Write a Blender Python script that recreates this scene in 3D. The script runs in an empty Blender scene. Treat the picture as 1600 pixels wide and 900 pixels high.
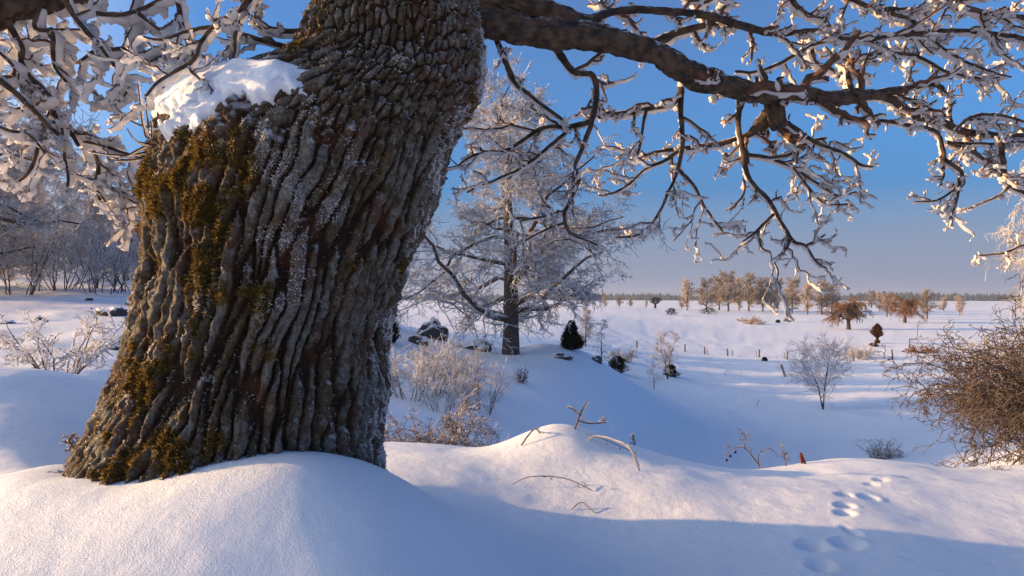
import bpy, math
import numpy as np
from mathutils import Vector

# ------------------------------------------------------------------ camera, light, sky
sc = bpy.context.scene
COL = sc.collection
F = 1067.0            # focal length in photo pixels (24 mm on 36 mm, 1600 px wide)
CZ = 1.6              # camera height
HV = 466.0            # photo row of the horizon
cam_d = bpy.data.cameras.new('camera'); cam = bpy.data.objects.new('camera', cam_d); COL.objects.link(cam)
cam.location = (0, 0, CZ); cam.rotation_euler = (math.radians(90), 0, 0)
cam_d.lens = 24; cam_d.sensor_width = 36; cam_d.shift_y = (HV - 450) / 1600.0
cam_d.clip_start = 0.05; cam_d.clip_end = 20000
sc.camera = cam
SUN_AZ, SUN_EL = math.radians(-86), math.radians(10.5)
world = bpy.data.worlds.new('World'); sc.world = world; world.use_nodes = True
wn = world.node_tree; wn.nodes.clear()
sky = wn.nodes.new('ShaderNodeTexSky'); sky.sky_type = 'NISHITA'; sky.sun_disc = False
sky.sun_elevation = SUN_EL; sky.sun_rotation = SUN_AZ
sky.altitude = 50; sky.air_density = 1.0; sky.dust_density = 1.2; sky.ozone_density = 4.0
bg = wn.nodes.new('ShaderNodeBackground'); bg.inputs['Strength'].default_value = 0.075
wo = wn.nodes.new('ShaderNodeOutputWorld')
# winter haze low over the horizon, all the way round
tc = wn.nodes.new('ShaderNodeTexCoord'); sp = wn.nodes.new('ShaderNodeSeparateXYZ'); wn.links.new(tc.outputs['Generated'], sp.inputs[0])
mr = wn.nodes.new('ShaderNodeMapRange'); mr.interpolation_type = 'SMOOTHERSTEP'; wn.links.new(sp.outputs['Z'], mr.inputs[0])
mr.inputs[1].default_value = -.02; mr.inputs[2].default_value = .34; mr.inputs[3].default_value = 1.0; mr.inputs[4].default_value = 0.0
hz = wn.nodes.new('ShaderNodeMix'); hz.data_type = 'RGBA'; hz.blend_type = 'MIX'; wn.links.new(mr.outputs[0], hz.inputs[0])
tn = wn.nodes.new('ShaderNodeMix'); tn.data_type = 'RGBA'; tn.blend_type = 'MULTIPLY'; tn.inputs[0].default_value = 1.0; tn.inputs[7].default_value = (.70, 1.14, 1.5, 1)
wn.links.new(sky.outputs[0], tn.inputs[6]); wn.links.new(tn.outputs[2], hz.inputs[6]); hz.inputs[7].default_value = (1.75, 2.0, 2.75, 1)
# the hazy aureole round the low sun
S = Vector((math.sin(SUN_AZ) * math.cos(SUN_EL), math.cos(SUN_AZ) * math.cos(SUN_EL), math.sin(SUN_EL)))
dp = wn.nodes.new('ShaderNodeVectorMath'); dp.operation = 'DOT_PRODUCT'; wn.links.new(tc.outputs['Generated'], dp.inputs[0]); dp.inputs[1].default_value = S
mx = wn.nodes.new('ShaderNodeMath'); mx.operation = 'MAXIMUM'; wn.links.new(dp.outputs['Value'], mx.inputs[0])
pw = wn.nodes.new('ShaderNodeMath'); pw.operation = 'POWER'; wn.links.new(mx.outputs[0], pw.inputs[0]); pw.inputs[1].default_value = 5.5
gl = wn.nodes.new('ShaderNodeVectorMath'); gl.operation = 'SCALE'; gl.inputs[0].default_value = (30.0, 24.0, 14.0); wn.links.new(pw.outputs[0], gl.inputs['Scale'])
hs = wn.nodes.new('ShaderNodeHueSaturation'); hs.inputs['Saturation'].default_value = 1.55; wn.links.new(hz.outputs[2], hs.inputs['Color'])
ad = wn.nodes.new('ShaderNodeVectorMath'); ad.operation = 'ADD'; wn.links.new(hs.outputs[0], ad.inputs[0]); wn.links.new(gl.outputs[0], ad.inputs[1])
wn.links.new(ad.outputs[0], bg.inputs[0]); wn.links.new(bg.outputs[0], wo.inputs[0])
sun_d = bpy.data.lights.new('sun', 'SUN'); sun = bpy.data.objects.new('sun', sun_d); COL.objects.link(sun)
sun_d.energy = 5.0; sun_d.angle = math.radians(1.0); sun_d.color = (1.0, 0.58, 0.25)
S = Vector((math.sin(SUN_AZ) * math.cos(SUN_EL), math.cos(SUN_AZ) * math.cos(SUN_EL), math.sin(SUN_EL)))
sun.rotation_euler = S.to_track_quat('Z', 'Y').to_euler(); sun.location = (-30, 20, 30)
vs = sc.view_settings; vs.view_transform = 'Standard'; vs.look = 'None'; vs.gamma = 1.0; vs.exposure = 1.0
sc.cycles.max_bounces = 6; sc.cycles.diffuse_bounces = 3; sc.cycles.transmission_bounces = 3; sc.cycles.volume_bounces = 0
sc.cycles.use_denoising = True

rng = np.random.default_rng(7)
# ------------------------------------------------------------------ helpers
def tag(o, label=None, cat=None, group=None, kind=None):
    for k, v in (('label', label), ('category', cat), ('group', group), ('kind', kind)):
        if v: o[k] = v
    return o
def link(name, data, parent=None, loc=(0, 0, 0)):
    o = bpy.data.objects.new(name, data); COL.objects.link(o); o.location = loc
    if parent: o.parent = parent
    return o
def empty(name, loc=(0, 0, 0), rz=0.0):
    o = link(name, None, None, loc); o.rotation_euler[2] = rz; o.empty_display_size = 0.2
    return o
def copy_tree(o, parent=None):
    c = o.copy(); COL.objects.link(c); c.parent = parent
    for ch in o.children: copy_tree(ch, c)
    return c
def mesh(name, V, Q, mats, smooth=True, attrs=None, tris=None, mat_idx=None):
    """V (n,3), Q (m,4) quads, tris (k,3)"""
    me = bpy.data.meshes.new(name)
    V = np.ascontiguousarray(V, np.float32)
    loops = []; starts = []; n = 0
    if Q is not None and len(Q):
        Q = np.asarray(Q, np.int32); loops.append(Q.ravel()); starts.append(np.arange(len(Q)) * 4); n = len(Q) * 4
    if tris is not None and len(tris):
        T = np.asarray(tris, np.int32); loops.append(T.ravel()); starts.append(n + np.arange(len(T)) * 3)
    loops = np.concatenate(loops).astype(np.int32); starts = np.concatenate(starts).astype(np.int32)
    me.vertices.add(len(V)); me.vertices.foreach_set('co', V.ravel())
    me.loops.add(len(loops)); me.loops.foreach_set('vertex_index', loops)
    me.polygons.add(len(starts)); me.polygons.foreach_set('loop_start', starts)
    if mat_idx is not None: me.polygons.foreach_set('material_index', np.asarray(mat_idx, np.int32))
    me.update(calc_edges=True)
    me.polygons.foreach_set('use_smooth', np.full(len(starts), smooth, bool))
    for m in (mats if isinstance(mats, (list, tuple)) else [mats]): me.materials.append(m)
    for k, a in (attrs or {}).items():
        at = me.attributes.new(k, 'FLOAT', 'POINT'); at.data.foreach_set('value', np.ascontiguousarray(a, np.float32).ravel())
    return me
def norm(a): return a / np.maximum(np.linalg.norm(a, axis=-1, keepdims=True), 1e-9)
def PX(u, v, d): return np.array([d * (u - 800) / F, d, CZ + d * (HV - v) / F])
# hashed value noise, 3D
def _h(ix, iy, iz, seed):
    n = (ix.astype(np.int64) * 73856093) ^ (iy.astype(np.int64) * 19349663) ^ (iz.astype(np.int64) * 83492791) ^ (seed * 2654435761)
    n = (n ^ (n >> 13)) * 1274126177 & 0x7fffffff
    n = (n ^ (n >> 16)) * 668265263 & 0x7fffffff
    return (n ^ (n >> 15)) % 65536 / 65535.0
def noise(x, y, z=0.0, seed=0):
    x, y, z = np.broadcast_arrays(np.asarray(x, float), np.asarray(y, float), np.asarray(z, float))
    ix, iy, iz = np.floor(x), np.floor(y), np.floor(z)
    f = [t - i for t, i in ((x, ix), (y, iy), (z, iz))]; f = [t * t * (3 - 2 * t) for t in f]
    r = 0
    for a in (0, 1):
        for b in (0, 1):
            for c in (0, 1):
                w = (f[0] if a else 1 - f[0]) * (f[1] if b else 1 - f[1]) * (f[2] if c else 1 - f[2])
                r = r + w * _h(ix + a, iy + b, iz + c, seed)
    return r * 2 - 1
def fbm(x, y, z=0.0, seed=0, o=4):
    r = 0; a = 1.0; t = 0
    for i in range(o):
        r = r + a * noise(x * 2 ** i + 17.3 * i, y * 2 ** i - 9.1 * i, np.asarray(z) * 2 ** i, seed + i); t += a; a *= .5
    return r / t
def voronoi(x, y, seed=0):
    ix, iy = np.floor(x), np.floor(y)
    f1 = np.full(x.shape, 9.0); f2 = np.full(x.shape, 9.0); cid = np.zeros(x.shape)
    for a in (-1, 0, 1):
        for b in (-1, 0, 1):
            cx, cy = ix + a, iy + b; zz = np.zeros_like(cx)
            d = np.hypot(cx + .1 + .8 * _h(cx, cy, zz, seed) - x, cy + .1 + .8 * _h(cx, cy, zz, seed + 5) - y)
            c = _h(cx, cy, zz, seed + 9)
            near = d < f1
            f2 = np.where(near, f1, np.minimum(f2, d)); cid = np.where(near, c, cid); f1 = np.where(near, d, f1)
    return f1, f2, cid
def sstep(a, b, x):
    t = np.clip((x - a) / (b - a), 0, 1); return t * t * (3 - 2 * t)

# ------------------------------------------------------------------ materials
def nodes(name):
    m = bpy.data.materials.new(name); m.use_nodes = True; nt = m.node_tree; nt.nodes.clear()
    out = nt.nodes.new('ShaderNodeOutputMaterial')
    return m, nt, out
class N:
    def __init__(s, nt): s.nt = nt
    def n(s, t, **kw):
        o = s.nt.nodes.new(t)
        for k, v in kw.items():
            if k in o.inputs: s.set(o.inputs[k], v)
            else: setattr(o, k, v)
        return o
    def set(s, sock, v):
        if hasattr(v, 'is_output'): s.nt.links.new(v, sock)
        else: sock.default_value = v
    def math(s, op, a, b=0.0, clamp=False):
        o = s.nt.nodes.new('ShaderNodeMath'); o.operation = op; o.use_clamp = clamp
        s.set(o.inputs[0], a); s.set(o.inputs[1], b); return o.outputs[0]
    def ramp(s, f, a, b):
        o = s.nt.nodes.new('ShaderNodeMapRange'); o.interpolation_type = 'SMOOTHSTEP'
        s.set(o.inputs[0], f); o.inputs[1].default_value = a; o.inputs[2].default_value = b; return o.outputs[0]
    def mix(s, f, a, b):
        o = s.nt.nodes.new('ShaderNodeMix'); o.data_type = 'RGBA'
        s.set(o.inputs[0], f)
        for k, v in ((6, a), (7, b)):
            s.set(o.inputs[k], v if hasattr(v, 'is_output') else (*v, 1.0))
        return o.outputs[2]
    def noise(s, scale, detail=3.0, vec=None, rough=.55):
        o = s.nt.nodes.new('ShaderNodeTexNoise'); o.inputs['Scale'].default_value = scale; o.inputs['Detail'].default_value = detail
        o.inputs['Roughness'].default_value = rough
        if vec is not None: s.nt.links.new(vec, o.inputs['Vector'])
        return o.outputs['Fac']
    def attr(s, name):
        o = s.nt.nodes.new('ShaderNodeAttribute'); o.attribute_name = name; return o.outputs['Fac']
    def pos(s): return s.nt.nodes.new('ShaderNodeNewGeometry').outputs['Position']
    def obj(s): return s.nt.nodes.new('ShaderNodeTexCoord').outputs['Object']
    def facing(s, d):
        g = s.nt.nodes.new('ShaderNodeNewGeometry'); o = s.nt.nodes.new('ShaderNodeVectorMath'); o.operation = 'DOT_PRODUCT'
        s.nt.links.new(g.outputs['Normal'], o.inputs[0]); o.inputs[1].default_value = d; return o.outputs['Value']
    def bump(s, h, strength, dist):
        o = s.nt.nodes.new('ShaderNodeBump'); o.inputs['Strength'].default_value = strength; o.inputs['Distance'].default_value = dist
        s.nt.links.new(h, o.inputs['Height']); return o.outputs[0]

def mat_snow(name, scale=1.0):
    m, nt, out = nodes(name); k = N(nt); p = k.pos()
    grain = k.noise(140 * scale, 3, p, .7); lump = k.noise(9 * scale, 4, p)
    h = k.math('ADD', k.math('MULTIPLY', grain, .35), lump)
    col = k.mix(k.noise(3 * scale, 3, p), (.74, .80, .88), (.80, .85, .91))
    b = k.n('ShaderNodeBsdfPrincipled', **{'Base Color': col, 'Roughness': .62, 'Normal': k.bump(h, .55, .03)})
    b.inputs['Specular IOR Level'].default_value = .25
    nt.links.new(b.outputs[0], out.inputs[0]); return m
def mat_frost(name, col=(.84, .85, .87), trans=.35, dark=None, dark_amt=.25, scale=6.0):
    """hoar frost: matt white crystals that let light through"""
    m, nt, out = nodes(name); k = N(nt)
    c = k.mix(k.noise(60, 2, k.pos()), tuple(x * .9 for x in col), col)
    if dark: c = k.mix(k.math('MULTIPLY', k.ramp(k.noise(scale, 3, k.pos()), .42, .62), dark_amt), c, dark)
    d = k.n('ShaderNodeBsdfDiffuse', Color=c); t = k.n('ShaderNodeBsdfTranslucent', Color=c)
    mx = nt.nodes.new('ShaderNodeMixShader'); mx.inputs[0].default_value = trans
    nt.links.new(d.outputs[0], mx.inputs[1]); nt.links.new(t.outputs[0], mx.inputs[2]); nt.links.new(mx.outputs[0], out.inputs[0]); return m
def mat_twig(name, a=(.055, .032, .02), b=(.14, .075, .04), frost=.0, frost_dir=(.1, .6, .75), lo=.1, hi=.6, fcol=(.82, .83, .86), scale=25.0):
    """bark with rime on the windward and upper side"""
    m, nt, out = nodes(name); k = N(nt); p = k.pos()
    n1 = k.noise(scale, 4, p)
    c = k.mix(k.ramp(n1, .35, .65), a, b)
    if frost:
        f = k.math('ADD', k.facing(frost_dir), k.math('MULTIPLY', k.math('SUBTRACT', k.noise(scale * 1.7, 3, p), .5), 1.2))
        c = k.mix(k.math('MULTIPLY', k.ramp(f, lo, hi), frost), c, fcol)
    bs = k.n('ShaderNodeBsdfPrincipled', **{'Base Color': c, 'Roughness': .85, 'Normal': k.bump(n1, .6, .01)})
    nt.links.new(bs.outputs[0], out.inputs[0]); return m
def mat_bark():
    m, nt, out = nodes('oak_bark'); k = N(nt); p = k.pos()
    ridge = k.attr('ridge'); moss = k.attr('moss'); cell = k.attr('cell')
    fine = k.ramp(k.noise(55, 6, p, .75), .28, .72); big = k.noise(5.5, 4, p); mid = k.noise(14, 4, p)
    furrow = k.mix(fine, (.03, .018, .011), (.085, .048, .027))
    rid = k.mix(fine, (.06, .042, .024), (.26, .19, .11))
    lich = k.mix(fine, (.12, .112, .09), (.46, .44, .38))
    c = k.mix(k.ramp(ridge, .12, .55), furrow, rid)
    c = k.mix(k.math('MULTIPLY', k.ramp(k.math('ADD', mid, k.math('MULTIPLY', cell, .25)), .52, .70), k.ramp(ridge, .3, .75)), c, lich)
    c = k.mix(k.math('MULTIPLY', k.ramp(k.math('ADD', big, k.math('MULTIPLY', cell, .18)), .62, .74), .6), c, (.17, .066, .030))
    mo = k.mix(fine, (.05, .036, .010), (.20, .135, .03))
    c = k.mix(k.ramp(k.math('ADD', moss, k.math('MULTIPLY', k.math('SUBTRACT', mid, .5), 1.1)), .42, .68), c, mo)
    f = k.math('ADD', k.facing((.45, .25, .85)), k.math('MULTIPLY', k.math('SUBTRACT', k.noise(30, 4, p, .7), .5), 1.5))
    f = k.math('ADD', f, k.math('MULTIPLY', k.attr('rime'), .75))
    c = k.mix(k.math('MULTIPLY', k.ramp(f, .50, .95), .85), c, (.74, .75, .78))
    h = k.math('ADD', k.noise(45, 8, p, .75), k.math('MULTIPLY', k.noise(18, 4, p), .6))
    bs = k.n('ShaderNodeBsdfPrincipled', **{'Base Color': c, 'Roughness': .9, 'Normal': k.bump(h, 1.0, .06)})
    bs.inputs['Specular IOR Level'].default_value = .2
    nt.links.new(bs.outputs[0], out.inputs[0]); return m
def mat_tint(name, a, b, trans=.3):
    m, nt, out = nodes(name); k = N(nt); c = k.mix(k.attr('tint'), a, b)
    d = k.n('ShaderNodeBsdfDiffuse', Color=c); t = k.n('ShaderNodeBsdfTranslucent', Color=c)
    mx = nt.nodes.new('ShaderNodeMixShader'); mx.inputs[0].default_value = trans
    nt.links.new(d.outputs[0], mx.inputs[1]); nt.links.new(t.outputs[0], mx.inputs[2]); nt.links.new(mx.outputs[0], out.inputs[0]); return m
def mat_rock():
    m, nt, out = nodes('rock'); k = N(nt); p = k.pos()
    n1 = k.noise(6, 5, p); c = k.mix(n1, (.03, .028, .026), (.10, .09, .08))
    f = k.math('ADD', k.facing((0, 0, 1)), k.math('MULTIPLY', k.math('SUBTRACT', k.noise(5, 4, p), .5), .9))
    c = k.mix(k.ramp(f, .48, .62), c, (.82, .83, .86))
    bs = k.n('ShaderNodeBsdfPrincipled', **{'Base Color': c, 'Roughness': .85, 'Normal': k.bump(n1, .8, .05)})
    nt.links.new(bs.outputs[0], out.inputs[0]); return m

M_snow = mat_snow('snow')
M_bark = mat_bark()
M_limb = mat_twig('oak_limb_bark', (.018, .013, .009), (.095, .06, .036), .9, (.15, .35, .9), .30, .85, scale=18)
M_twig = mat_twig('oak_twig', (.05, .028, .018), (.15, .07, .036))
M_frost = mat_frost('hoar_frost', (.86, .86, .875), .42)
M_ftwig = mat_frost('frosted_twigs', (.80, .81, .84), .3, (.10, .07, .055), .55, 3.0)
M_flimb = mat_twig('frosted_limb', (.035, .026, .022), (.10, .07, .055), .9, (.1, .45, .85), .0, .6, scale=8)
M_birch = mat_frost('birch_rime', (.82, .81, .82), .35, (.20, .13, .10), .5, 1.5)
M_sap = mat_frost('sapling_rime', (.80, .80, .85), .3, (.22, .16, .14), .35, 3)
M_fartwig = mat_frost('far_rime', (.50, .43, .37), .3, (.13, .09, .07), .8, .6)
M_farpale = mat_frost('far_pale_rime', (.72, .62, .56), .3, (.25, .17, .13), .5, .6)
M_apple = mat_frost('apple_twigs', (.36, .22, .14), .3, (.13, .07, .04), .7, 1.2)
M_bush = mat_twig('bush_twigs', (.03, .02, .015), (.09, .052, .032), .5, (.1, .5, .8), .35, .9, scale=14)
M_rose = mat_twig('rose_twigs', (.05, .03, .02), (.13, .075, .045), .9, (.1, .45, .8), -.1, .5, scale=14)
M_rime = mat_frost('bush_rime', (.82, .82, .84), .35, (.13, .08, .05), .55, 9.0)
M_juniper = mat_tint('juniper_needles', (.006, .012, .010), (.035, .045, .028), .15)
M_brownjun = mat_tint('brown_needles', (.05, .022, .008), (.16, .075, .025), .2)
M_moss = mat_tint('moss', (.06, .040, .012), (.36, .23, .06), .3)
M_rock = mat_rock()
M_grass = mat_frost('dry_grass', (.62, .52, .38), .3, (.30, .20, .10), .5, 8)
M_post = mat_twig('post_wood', (.05, .04, .03), (.14, .11, .085), .8, (0, 0, 1), .6, .9)
M_leaf = mat_tint('dry_leaf', (.10, .025, .012), (.22, .07, .03), .3)
M_hip = mat_tint('rose_hip', (.03, .008, .006), (.10, .02, .012), .05)
M_forest = mat_tint('far_conifers', (.015, .022, .022), (.05, .06, .06), .1)

# ------------------------------------------------------------------ terrain
CTRL = []
def C(u, *dh):
    th = math.degrees(math.atan((u - 800) / F))
    for d, h in dh: CTRL.append((th, d, h))
C(-2600, (6, -.7), (20, .2), (45, 3.5), (80, 5.5), (200, 4), (900, 0), (5000, -6))
C(-700, (1.5, -1.35), (4, -.95), (6, -.6), (12, -.55), (22, .0), (36, 1.8), (60, 4.5), (90, 5.5), (200, 3), (900, -3), (5000, -6))
C(-150, (2, -1.3), (4, -.95), (6, -.6), (10, -1.1), (18, -.8), (26, -.2), (36, .75), (60, 3.5), (95, 4.5), (200, 0), (900, -5), (5000, -6))
C(60, (2, -1.42), (3, -1.25), (4, -1.02), (6, -.68), (10, -1.2), (18, -.98), (26, -.4), (36, .45), (60, 2.4), (95, 3.0), (200, -2), (900, -5.5), (5000, -6))
C(230, (2, -1.48), (3.5, -1.42), (5, -1.2), (7, -.98), (10, -1.4), (18, -1.0), (26, -.5), (36, .2), (60, 1.6), (95, 1.5), (200, -3))
C(420, (2, -1.5), (3.5, -1.5), (6, -1.3), (10, -1.9), (20, -1.8), (34, -.9), (60, 0), (95, -.8))
C(620, (2, -1.42), (4, -1.42), (6, -1.28), (9, -2.3), (15, -2.6), (20, -2.75), (28, -2.35), (34, -1.7), (45, -2.1), (100, -4.0), (300, -4.5))
C(800, (2, -1.5), (4, -1.48), (6, -1.38), (9, -2.7), (14, -3.4), (20, -3.5), (28, -3.15), (35, -2.85), (45, -3.2), (100, -4.6), (300, -4.3))
C(900, (4, -1.48), (6, -1.4), (10, -3.3), (18, -4.4), (28, -4.3), (37, -3.0), (50, -4.6), (100, -5.3), (150, -4.2), (300, -3.9), (900, -4.5), (5000, -6))
C(1000, (2, -1.5), (4, -1.46), (6, -1.42), (10, -3.6), (20, -5.7), (30, -6.3), (50, -6.3), (70, -6.4), (100, -6.4), (200, -5.6), (400, -5.2), (5000, -6))
C(1300, (2, -1.45), (3.5, -1.43), (6, -1.5), (7, -1.75), (10, -3.6), (20, -6.6), (30, -7.3), (60, -7.6), (90, -7.7), (150, -6.8), (300, -6.6), (900, -6), (5000, -6))
C(1600, (2, -1.45), (4, -1.48), (6, -1.56), (8, -2.0), (12, -2.9), (18, -4.1), (30, -6.0), (60, -7.3), (90, -7.5), (160, -6.6), (400, -6), (5000, -6))
C(2200, (2, -1.45), (5, -1.5), (8, -1.9), (14, -3.0), (30, -5.2), (80, -7), (300, -6), (5000, -6))
for th in (-135, -180, 120, 180, 95): CTRL += [(th, 2, -1.5), (th, 8, -1.5), (th, 40, -2), (th, 300, -3), (th, 5000, -6)]
CTRL = np.array(CTRL)
def feat(x, y):
    d = np.maximum(np.hypot(x, y), .5)
    return np.stack([np.degrees(np.arctan2(x, y)) / 13.0, np.log(d) * 2.2], -1)
def ctrl_xy(c):  # the depths in CTRL are along the view axis within the frame
    th = np.radians(c[:, 0]); dd = np.where(np.abs(c[:, 0]) < 75, c[:, 1] / np.maximum(np.cos(th), .25), c[:, 1])
    return np.sin(th) * dd, np.cos(th) * dd
_cx, _cy = ctrl_xy(CTRL); _CF = feat(_cx, _cy)
def _phi(r): return np.sqrt(r * r + .35 ** 2)
_A = -_phi(np.linalg.norm(_CF[:, None] - _CF[None], axis=-1)); _n = len(_CF)
_B = np.zeros((_n + 1, _n + 1)); _B[:_n, :_n] = _A - np.eye(_n) * .01; _B[:_n, _n] = 1; _B[_n, :_n] = 1
_W = np.linalg.solve(_B, np.append(CTRL[:, 2], 0))
PRINTS = []      # x, y, rx, ry, depth, angle
BUMPS = [(-1.02, 2.98, 1.08, .84), (-1.95, 3.1, .6, .10), (.35, 5.7, .42, .19), (.75, 5.8, .5, .08), (-2.25, 3.7, .28, .12), (-2.5, 3.2, .5, .10)]  # x, y, radius, height
def G(x, y):
    """ground height (world z)"""
    x = np.asarray(x, float); y = np.asarray(y, float); sh = x.shape; x = x.ravel(); y = y.ravel()
    f = feat(x, y); r = np.full(len(x), _W[_n])
    for i in range(0, len(x), 20000):
        j = slice(i, i + 20000)
        r[j] += -_phi(np.linalg.norm(f[j, None] - _CF[None], axis=-1)) @ _W[:_n]
    d = np.hypot(x, y)
    near = np.clip(d / 12, .12, 1)
    r += .16 * near * fbm(x / 2.6, y / 2.6, 0, 3, 3) * np.clip(12 / d, 0.12, 1) ** .3
    r += .022 * fbm(x / .55, y / .55, 0, 11, 3) * sstep(1, 3, d)
    r += .18 * fbm(x / 14, y / 14, 0, 21, 3) * sstep(14, 40, d) * (1 - sstep(70, 160, d))
    # tussocks under the valley snow
    t = np.maximum(noise(x / 1.7, y / 1.7, 0, 31) - .45, 0) * sstep(14, 22, d) * (1 - sstep(120, 200, d)); r += .16 * t
    # trampled slope on the right
    tr = np.exp(-((x - 8.8) / 2.2) ** 2 - ((y - 11.0) / 2.4) ** 2); r += .16 * tr * fbm(x / .35, y / .35, 0, 41, 2)
    r += .05 * fbm(x / 22, y / 9, 0, 51, 3) * sstep(60, 120, d) * np.clip(d / 60, 1, 8)
    for bx, by, br, bh in BUMPS: r += bh * np.exp(-((x - bx) ** 2 + (y - by) ** 2) / br ** 2)
    for bx, by, rx, ry, dp, an in PRINTS:
        dx, dy = x - bx, y - by; ca, sa = math.cos(an), math.sin(an)
        q = ((dx * ca + dy * sa) / rx) ** 2 + ((-dx * sa + dy * ca) / ry) ** 2
        r += -dp * .62 * np.exp(-q ** 1.3) + dp * .07 * np.exp(-(np.sqrt(q) - 1.6) ** 2 / .15)
    return (r + CZ).reshape(sh)
def ground_px(u, v, dmin=2.5, dmax=700):
    """where the view ray through a photo pixel meets the ground"""
    d = np.geomspace(dmin, dmax, 700); x = d * (u - 800) / F; z = CZ + d * (HV - v) / F
    g = G(x, d); k = np.nonzero(z <= g)[0]
    k = k[0] if len(k) else len(d) - 1
    return np.array([x[k], d[k], g[k]])
def at(u, d):
    x = d * (u - 800) / F
    return np.array([x, d, float(G(np.array([x]), np.array([d]))[0])])
_pr = [(1320, 775, .055, .04, .05), (1356, 777, .06, .045, .05), (1320, 790, .055, .04, .06), (1320, 803, .055, .04, .06), (1325, 852, .075, .06, .085),
       (1332, 832, .03, .07, .05), (1271, 855, .08, .06, .075), (1283, 887, .06, .05, .07), (1376, 750, .05, .035, .035), (1362, 758, .05, .03, .03), (1420, 747, .10, .03, .025)]
PRINTS = [(*ground_px(u, v)[:2], rx, ry, dp, .2) for u, v, rx, ry, dp in _pr]
th = np.concatenate([np.linspace(-180, -44, 60, endpoint=False), np.linspace(-44, 44, 490, endpoint=False), np.linspace(44, 180, 61)])
rr = np.concatenate([np.geomspace(.4, 2.0, 14, endpoint=False), np.geomspace(2.0, 8.5, 210, endpoint=False), np.geomspace(8.5, 120, 150, endpoint=False), np.geomspace(120, 9000, 60)])
TH, RR = np.meshgrid(np.radians(th), rr, indexing='ij'); X = np.sin(TH) * RR; Y = np.cos(TH) * RR; Z = G(X, Y)
a, b = X.shape; I = np.arange(a * b).reshape(a, b)
Q = np.stack([I[:-1, :-1], I[1:, :-1], I[1:, 1:], I[:-1, 1:]], -1).reshape(-1, 4)[:, ::-1]
ctr = a * b
V = np.concatenate([np.stack([X, Y, Z], -1).reshape(-1, 3), [[0, 0, CZ - 1.5]]])
T = np.stack([np.full(a - 1, ctr), I[:-1, 0], I[1:, 0]], -1)[:, ::-1]
tag(link('snowy_ground', mesh('snowy_ground', V, Q, M_snow, tris=T)), kind='structure')

# ------------------------------------------------------------------ tubes and growth
def frames(P):
    T = np.gradient(P, axis=1); T = norm(T)
    ax = norm(P[:, -1] - P[:, 0]); ref = np.zeros_like(ax); i = np.argmin(np.abs(ax), -1); ref[np.arange(len(ax)), i] = 1
    A = norm(np.cross(T, np.broadcast_to(ref[:, None], T.shape))); B = np.cross(T, A)
    return T, A, B
def tubes(P, R, sides, rough=0.0):
    """P (M,K,3) R (M,K) -> verts, quads"""
    M_, K, _ = P.shape; T, A, B = frames(P)
    an = np.arange(sides) * 2 * np.pi / sides
    R_ = R[..., None] * (1 + rough * rng.uniform(-1, 1, (M_, K, sides))) if rough else np.repeat(R[..., None], sides, -1)
    V = P[:, :, None] + R_[..., None] * (A[:, :, None] * np.cos(an)[:, None] + B[:, :, None] * np.sin(an)[:, None])
    return V.reshape(-1, 3), tube_quads(M_, K, sides)
def tube_quads(M_, K, s):
    I = np.arange(M_ * K * s).reshape(M_, K, s); J = np.roll(I, -1, 2)
    return np.stack([I[:, :-1], J[:, :-1], J[:, 1:], I[:, 1:]], -1).reshape(-1, 4)
class MB:
    def __init__(s): s.V = []; s.Q = []; s.n = 0
    def add(s, V, Q): s.V.append(V); s.Q.append(Q + s.n); s.n += len(V)
    def tubes(s, P, R, sides, rough=0.0):
        if len(P): s.add(*tubes(P, R, sides, rough))
    def mesh(s, name, mat, **kw): return mesh(name, np.concatenate(s.V), np.concatenate(s.Q), mat, **kw)
def grow(P, R, n, t0, t1, ang, length, K, crook, grav=0.0, rr=.55, tip=.35, flat=0.0, rmin=0.003, bias=(0, 0, 0), up=0.0):
    """children strands on parent strands; length = f(t, parent_length)"""
    M_, k, _ = P.shape
    if M_ == 0: return np.zeros((0, K, 3)), np.zeros((0, K))
    idx = np.repeat(np.arange(M_), n); m = len(idx)
    t = (np.tile((np.arange(n) + .5) / n, M_) + rng.uniform(-.5, .5, m) / n) * (t1 - t0) + t0
    f = np.clip(t * (k - 1), 0, k - 1.001); i = f.astype(int); w = (f - i)[:, None]
    base = P[idx, i] * (1 - w) + P[idx, i + 1] * w; tan = norm(P[idx, i + 1] - P[idx, i]); rb = R[idx, i] * (1 - w[:, 0]) + R[idx, i + 1] * w[:, 0]
    rnd = norm(rng.normal(size=(m, 3))); perp = rnd - tan * (rnd * tan).sum(-1, keepdims=True)
    perp = perp * np.array([1, 1, 1 - flat]); perp = norm(perp - tan * (perp * tan).sum(-1, keepdims=True))
    a = np.radians(ang + rng.normal(size=m) * 14)[:, None]
    d = norm(tan * np.cos(a) + perp * np.sin(a) + np.array(bias) + np.array([0, 0, up]))
    pl = np.linalg.norm(np.diff(P, axis=1), axis=-1).sum(1)[idx]
    L = length(t, pl) * rng.uniform(.65, 1.25, m)
    st = rng.normal(size=(m, K - 1, 3)) * crook; st = np.cumsum(st, 1) * .6 + st
    D = norm(d[:, None] + st + np.array([0, 0, grav]) * np.linspace(0, 1, K - 1)[None, :, None])
    C_ = np.concatenate([base[:, None], base[:, None] + np.cumsum(D * (L / (K - 1))[:, None, None], 1)], 1)
    r0 = np.maximum(rb * rr, rmin); Rr = r0[:, None] * np.linspace(1, tip, K)[None]
    return C_, np.maximum(Rr, rmin * .7)
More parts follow.
